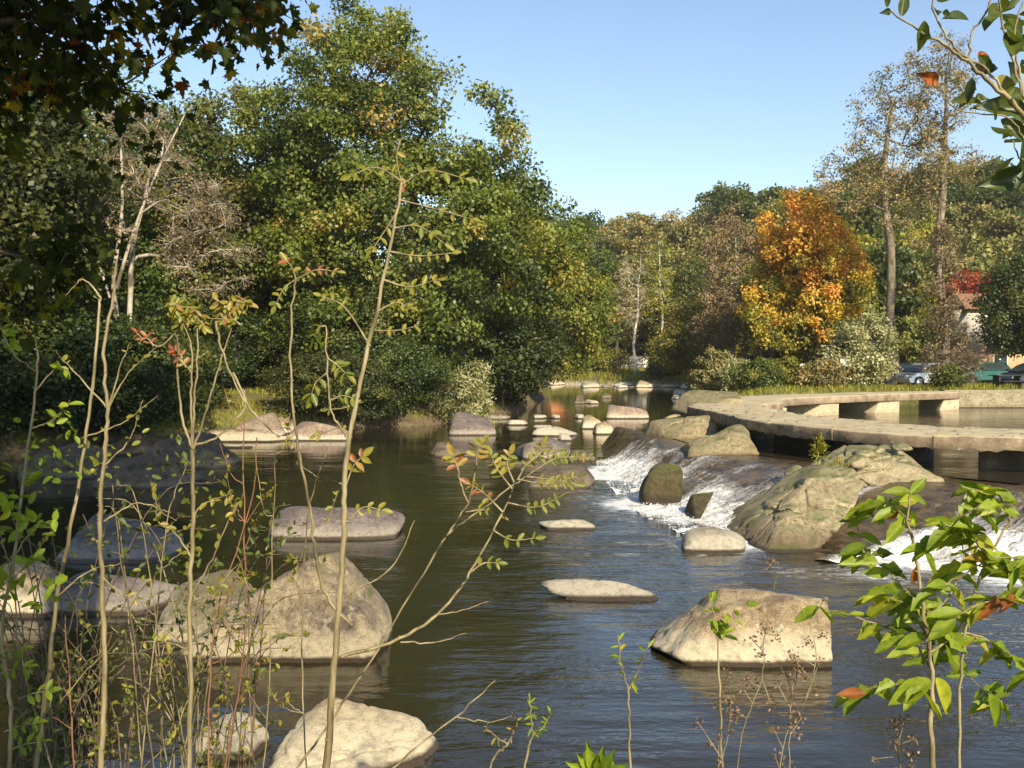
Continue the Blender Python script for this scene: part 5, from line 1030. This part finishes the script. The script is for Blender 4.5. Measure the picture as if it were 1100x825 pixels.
for k, (pts, Yv, r0, lb, bt_) in enumerate(specs):
    tw = []; rr = random.Random(k)
    for q in range(5):
        i = rr.randrange(1, len(pts)); a0, b0 = pts[i - 1], pts[i]; f = rr.random(); s0 = (a0[0] + (b0[0] - a0[0]) * f, a0[1] + (b0[1] - a0[1]) * f); dx = rr.choice([-1, 1]) * rr.uniform(15, 45)
        tw.append([s0, (s0[0] + dx * .6, s0[1] - rr.uniform(5, 30)), (s0[0] + dx, s0[1] - rr.uniform(20, 60))])
    simple('thin_sapling', Yv, pts, r0, 1.2, lb, tw, bm_=bt_, seed=30 + k, size=8, leaves_n=7, rnd=.5).done()
# tangled briars low on the left
for k, (u0, Yv, lb) in enumerate([(30, 3.6, 'tangled briar with small leaves at far lower left'), (110, 3.9, 'tangled briar beneath the knobbly sapling'), (180, 3.7, 'tangled briar left of the candelabra sapling base'), (250, 3.9, 'tangled briar with green sprigs before the wedge shaped boulder'), (70, 4.3, 'rear tangled briar over the shaded boulders at left')]):
    p = Plant('briar', Yv, lb, 'turning' if k % 2 else 'green', 'twig_dark' if k != 2 else 'twig', 'shrub', 'tangled briars of the near bank', 50 + k)
    for q in range(13):
        x = u0 + p.rng.uniform(-35, 35); v = 850; hgt = p.rng.uniform(130, 370); dx = p.rng.uniform(-170, 170)
        P = p.stem([(x, v), (x + dx * .15 + p.rng.uniform(-14, 14), v - hgt * .45), (x + dx * .55, v - hgt * .85), (x + dx, v - hgt * .9)], 2.0, .8, root=True, sides=5); p.along(P, 8, 11, rnd=.3, t0=.3)
        i = p.rng.randint(6, 14); c = P[i]
        for w_ in range(2):
            e_ = c + p.rng.normal(0, .10, 3) + [0, 0, .08]; tube(p.st, smooth_path([c, (c + e_) / 2 + p.rng.normal(0, .02, 3), e_]), [.0022] * 7 + [.002] * 6, 4)
            leaves(p.lf, np.linspace(c, e_, 7)[2:], p.rng.normal(0, 1, (5, 3)), p.rng.normal(0, .5, (5, 3)) + [0, -.5, .8], .028, T_OVAL, p.rng.rand(5) * .8)
    for cx, cy, rr_ in ((275, 575, 26), (195, 590, 30), (120, 590, 34), (90, 500, 26), (200, 500, 24))[k:k + 1]:
        for q in range(60):
            p.leaf(PY(cx + p.rng.normal(0, rr_), cy + p.rng.normal(0, rr_ * .8), Yv + p.rng.normal(0, .1)), p.rng.normal(0, 1, 3), p.rng.uniform(6, 12), T_OVAL, .35)
    p.done()
# bare twigs
p = Plant('bare_branch', 2.3, 'bare pale branch rising from the bottom edge left of centre', bm_='twig', cat='branch', seed=8)
p.stem([(405, 845), (440, 808), (490, 770), (532, 732)], 3, 1.2, root=True); p.stem([(490, 770), (520, 775), (550, 770)], 1.5, .6); p.done()
# lower right shrub with big bright leaves
p = Plant('leafy_shrub', 2.2, 'bright green large leaved shrub in the lower right corner', 'fresh', 'twig', 'shrub', seed=9)
p.stem([(1003, 840), (1000, 770), (1002, 720), (990, 650), (985, 600), (975, 560), (978, 530)], 7, 2, root=True); P2 = p.stem([(1030, 840), (1032, 740), (1040, 660), (1062, 600), (1085, 560), (1100, 540)], 4, 2, root=True)
brs = [[(1085, 560), (1070, 530), (1040, 525)], [(1062, 600), (1090, 620), (1115, 640)], [(1000, 690), (975, 650), (945, 640)], [(1062, 600), (1040, 575), (1010, 560)], [(1002, 720), (980, 690), (940, 670), (880, 652)], [(1000, 700), (1040, 680), (1080, 700), (1110, 720)], [(990, 650), (960, 620), (930, 590), (918, 560)], [(985, 600), (1010, 580), (1040, 550), (1075, 548)], [(990, 640), (1030, 620), (1070, 600), (1105, 600)], [(1002, 680), (1050, 650), (1090, 640)], [(978, 560), (955, 540), (930, 545)], [(1000, 740), (970, 735), (915, 742)], [(995, 660), (1020, 640), (1035, 600), (1030, 560)], [(1040, 660), (1020, 700), (1060, 745), (1075, 755)]]
for b_ in brs:
    P = p.stem(b_, 2.4, 1.0, Y1=2.2 + p.rng.uniform(-.12, .2))
    for t_ in np.linspace(.15, 1, 8):
        i = min(len(P) - 1, int(t_ * (len(P) - 1))); 
        for sg in (-1, 1):
            dd = np.array([sg * p.rng.uniform(.5, 1), p.rng.uniform(-.5, .4), p.rng.uniform(-.75, .35)]); Nn = p.rng.normal(0, .35, (1, 3)) + np.array([0, -.6, .8])
            p.leaf(P[i], dd, p.rng.uniform(13, 40), T_WAVY if p.rng.rand() < .5 else T_BROAD, .38 + .3 * p.rng.rand() * (p.rng.rand() < .4) + .5 * (p.rng.rand() < .04), Nn)
for u, v, du, dv, sz, rn in ((978, 530, 12, -12, 26, .3), (978, 528, -18, -2, 28, .45), (978, 532, 22, 8, 22, .3), (930, 745, -30, -2, 30, .97), (985, 608, -2, 14, 22, .97), (1000, 730, -22, 12, 52, .35), (1005, 728, 14, 22, 50, .4), (1062, 745, 14, 26, 44, .35), (985, 655, 25, 20, 42, .4), (930, 585, -14, 4, 30, .35)):
    c = PY(u, v, 2.2); d_ = PY(u + du, v + dv, 2.2) - c; p.leaf(c, d_, sz, T_BROAD, rn, np.array([[.1, -.7, .6]]))
p.done()
# branch hanging in at the top right, from a shrub rooted right of the frame
p = Plant('hanging_branch', 1.8, 'leafy branch reaching in from the top right corner against the sky', 'freshdark', 'twig', 'branch', seed=10)
p.stem([(1300, 700), (1230, 420), (1160, 230), (1100, 128), (1060, 85), (1035, 62), (1000, 40), (957, 12)], 9, 1.8, root=True)
p.stem([(1100, 128), (1080, 100), (1060, 75), (1030, 55), (1008, 24), (996, -10)], 3.5, 2); p.stem([(1040, 62), (1045, 35), (1062, 8), (1070, -20)], 2.6, 1.8); p.stem([(1110, 135), (1092, 80), (1075, 20), (1072, -20)], 3, 2)
p.stem([(1130, 180), (1100, 150), (1085, 128), (1030, 118), (1012, 96)], 2.2, 1.2); p.stem([(1150, 210), (1120, 190), (1095, 170), (1090, 150)], 2.6, 1.4); p.stem([(1105, 130), (1098, 90), (1090, 40), (1100, 0)], 3, 2)
for u, v, du, dv, sz, rn in ((957, 12, -16, 2, 17, .1), (953, 8, 2, -22, 22, .4), (968, 18, 6, -24, 26, .5), (993, 22, -2, 26, 30, .45), (1000, 38, -14, 4, 16, .2), (1008, 88, -26, -14, 34, .99), (1022, 108, 30, -6, 30, .7), (1045, 84, -6, 24, 24, .2), (1040, 100, -8, 22, 26, .55), (1060, 105, -14, -8, 30, .85),
        (1055, 55, 10, 30, 30, .97), (1078, 80, 12, 34, 44, .96), (1088, 60, 4, -44, 50, .45), (1098, 40, -6, -34, 48, .5), (1040, 20, -24, -14, 34, .35), (1062, 20, 22, -26, 36, .35), (1080, 30, 26, 12, 40, .4), (1096, 78, 20, -20, 40, .35), (1100, 100, -36, 6, 44, .25), (1105, 118, -50, -10, 52, .35),
        (1075, 128, 28, 16, 40, .3), (1098, 150, 8, 32, 34, .3), (1110, 188, -60, 10, 60, .15), (1105, 168, -14, 34, 34, .15), (1066, 110, 14, 20, 22, .3), (1090, 140, -24, 6, 26, .5), (1050, 60, 20, 12, 26, .3), (1004, 10, 22, -3, 22, .2), (1006, 0, 20, -6, 20, .2), (1012, 14, 24, 2, 20, .2)):
    c = PY(u, v, 1.8 + p.rng.uniform(-.05, .1)); d_ = PY(u + du, v + dv, 1.8) - c; p.leaf(c, d_, sz * 1.05, T_BROAD, rn, np.array([[p.rng.uniform(-.5, .5), -.8, p.rng.uniform(-.2, .7)]]))
for k in range(34):
    u = p.rng.uniform(1070, 1135); v = p.rng.uniform(-15, 185); c = PY(u, v, 1.85 + p.rng.uniform(0, .3)); p.leaf(c, p.rng.normal(0, 1, 3), p.rng.uniform(24, 40), T_OVAL, .3)
p.done()
# small shoots along the bottom
def shoot(Yv, main, forks, label, seed, lm='fresh', size=13, rn=.35, n=7):
    p = Plant('young_shoot', Yv, label, lm, 'twig', 'sapling', 'young shoots along the near edge', seed); p.stem(main, 3.2, 2.2, root=True)
    for f in forks: P = p.stem(f, 1.8, .9); p.along(P, size, n, T_LANCE if seed % 2 else T_OVAL, rn, .15, .7)
    p.done()
shoot(2.4, [(677, 840), (676, 780), (675, 742)], [[(675, 742), (668, 715), (664, 682)], [(675, 742), (688, 715), (697, 690)]], 'slender forked shoot standing before the open blue water', 71, size=16, rn=.5)
shoot(2.4, [(776, 840), (774, 760), (771, 690)], [[(771, 690), (768, 665), (762, 640)], [(771, 690), (786, 668), (806, 645)]], 'forked shoot with folded leaves in front of the flat topped boulder', 72, size=15, rn=.4, n=14)
shoot(2.5, [(560, 850), (566, 810), (572, 790)], [[(572, 790), (570, 765), (568, 745)], [(572, 790), (585, 780), (592, 765)]], 'little feathery green shoot at the bottom edge left of the rosette', 73, size=9, n=20)
shoot(2.6, [(520, 850), (530, 815), (545, 800)], [[(545, 800), (555, 780), (550, 765)], [(545, 800), (530, 790), (520, 780)]], 'reddish twiggy shoot at the bottom edge beside a bare branch', 75, lm='turning', size=9, rn=.7)
p = Plant('leaf_rosette', 2.1, 'rosette of upright pointed bright green leaves at the bottom edge', 'fresh', 'twig', 'plant', seed=11)
p.stem([(640, 870), (640, 835)], 3, 2, root=True)
for du, dv, sz in ((-28, -14, 34), (-34, 2, 36), (-8, -36, 42), (6, -26, 38), (20, -32, 36), (26, -10, 34), (-18, -24, 32), (2, -14, 30), (32, 0, 30)):
    c = PY(640 + du * .2, 832, 2.1); p.leaf(c, PY(640 + du, 832 + dv, 2.08) - PY(640, 832, 2.1), sz, T_LANCE, .25, np.array([[0, -.9, .3]]))
    p.leaf(c, PY(640 + du * 1.1, 832 + dv * .9, 2.2) - PY(640, 832, 2.1), sz, T_OVAL, .2, np.array([[.2, -.9, .3]]))
p.done()
for k, (pts, lb) in enumerate([([(850, 840), (848, 790), (870, 740), (876, 690), (860, 655)], 'dry weed stem with a curved tip right of the boulder shoot'), ([(790, 840), (800, 780), (818, 730), (822, 680), (838, 605)], 'tall dry weed reaching above the flat topped boulder'),
        ([(835, 840), (848, 770), (856, 720)], 'short dry weed with fluffy brown seed heads'), ([(768, 840), (782, 790), (776, 740)], 'dry weed with fluffy seed heads at the foot of the boulder shoot'), ([(968, 840), (966, 800), (968, 765)], 'single dry stalk near the leafy shrub base')]):
    p = Plant('dry_weed', 2.3, lb, 'dry', 'twig', 'weed', 'dry weeds along the near edge', 90 + k); P = p.stem(pts, 1.6, .7, root=True, sides=5)
    m_ = len(P); i0 = int(m_ * .35)
    for q in range(12):
        c = P[p.rng.randint(i0, m_)]; d_ = p.rng.normal(0, .025, 3) + [0, 0, .02]; tube(p.st, [c, c + d_], .0012, 4)
        n = 14; leaves(p.lf, c + d_ + p.rng.normal(0, .007, (n, 3)), p.rng.normal(0, 1, (n, 3)), p.rng.normal(0, 1, (n, 3)), .009, T_CARD, p.rng.rand(n))
    p.done()

for o in list(COL.objects):
    if 'used' in o.keys(): del o['used']

# ------------------------------------------------------------------ haze: thin autumn air round the whole valley
hm = bpy.data.materials.new('haze'); hm.use_nodes = True; hn = hm.node_tree; hn.nodes.clear(); ho = hn.nodes.new('ShaderNodeOutputMaterial')
hv = hn.nodes.new('ShaderNodeVolumePrincipled'); hv.inputs['Color'].default_value = (1, .98, .93, 1); hv.inputs['Density'].default_value = .0003; hv.inputs['Anisotropy'].default_value = .2
hn.links.new(hv.outputs[0], ho.inputs['Volume'])
zt = 62.0; hb = poly('haze', [(-520, -80, -3), (520, -80, -3), (520, 920, -3), (-520, 920, -3), (-520, -80, zt), (520, -80, zt), (520, 920, zt), (-520, 920, zt)],
    [(0, 3, 2, 1), (4, 5, 6, 7), (0, 1, 5, 4), (1, 2, 6, 5), (2, 3, 7, 6), (3, 0, 4, 7)], hm)
tag(hb, 'thin pale haze filling the valley air', 'haze', kind='stuff')
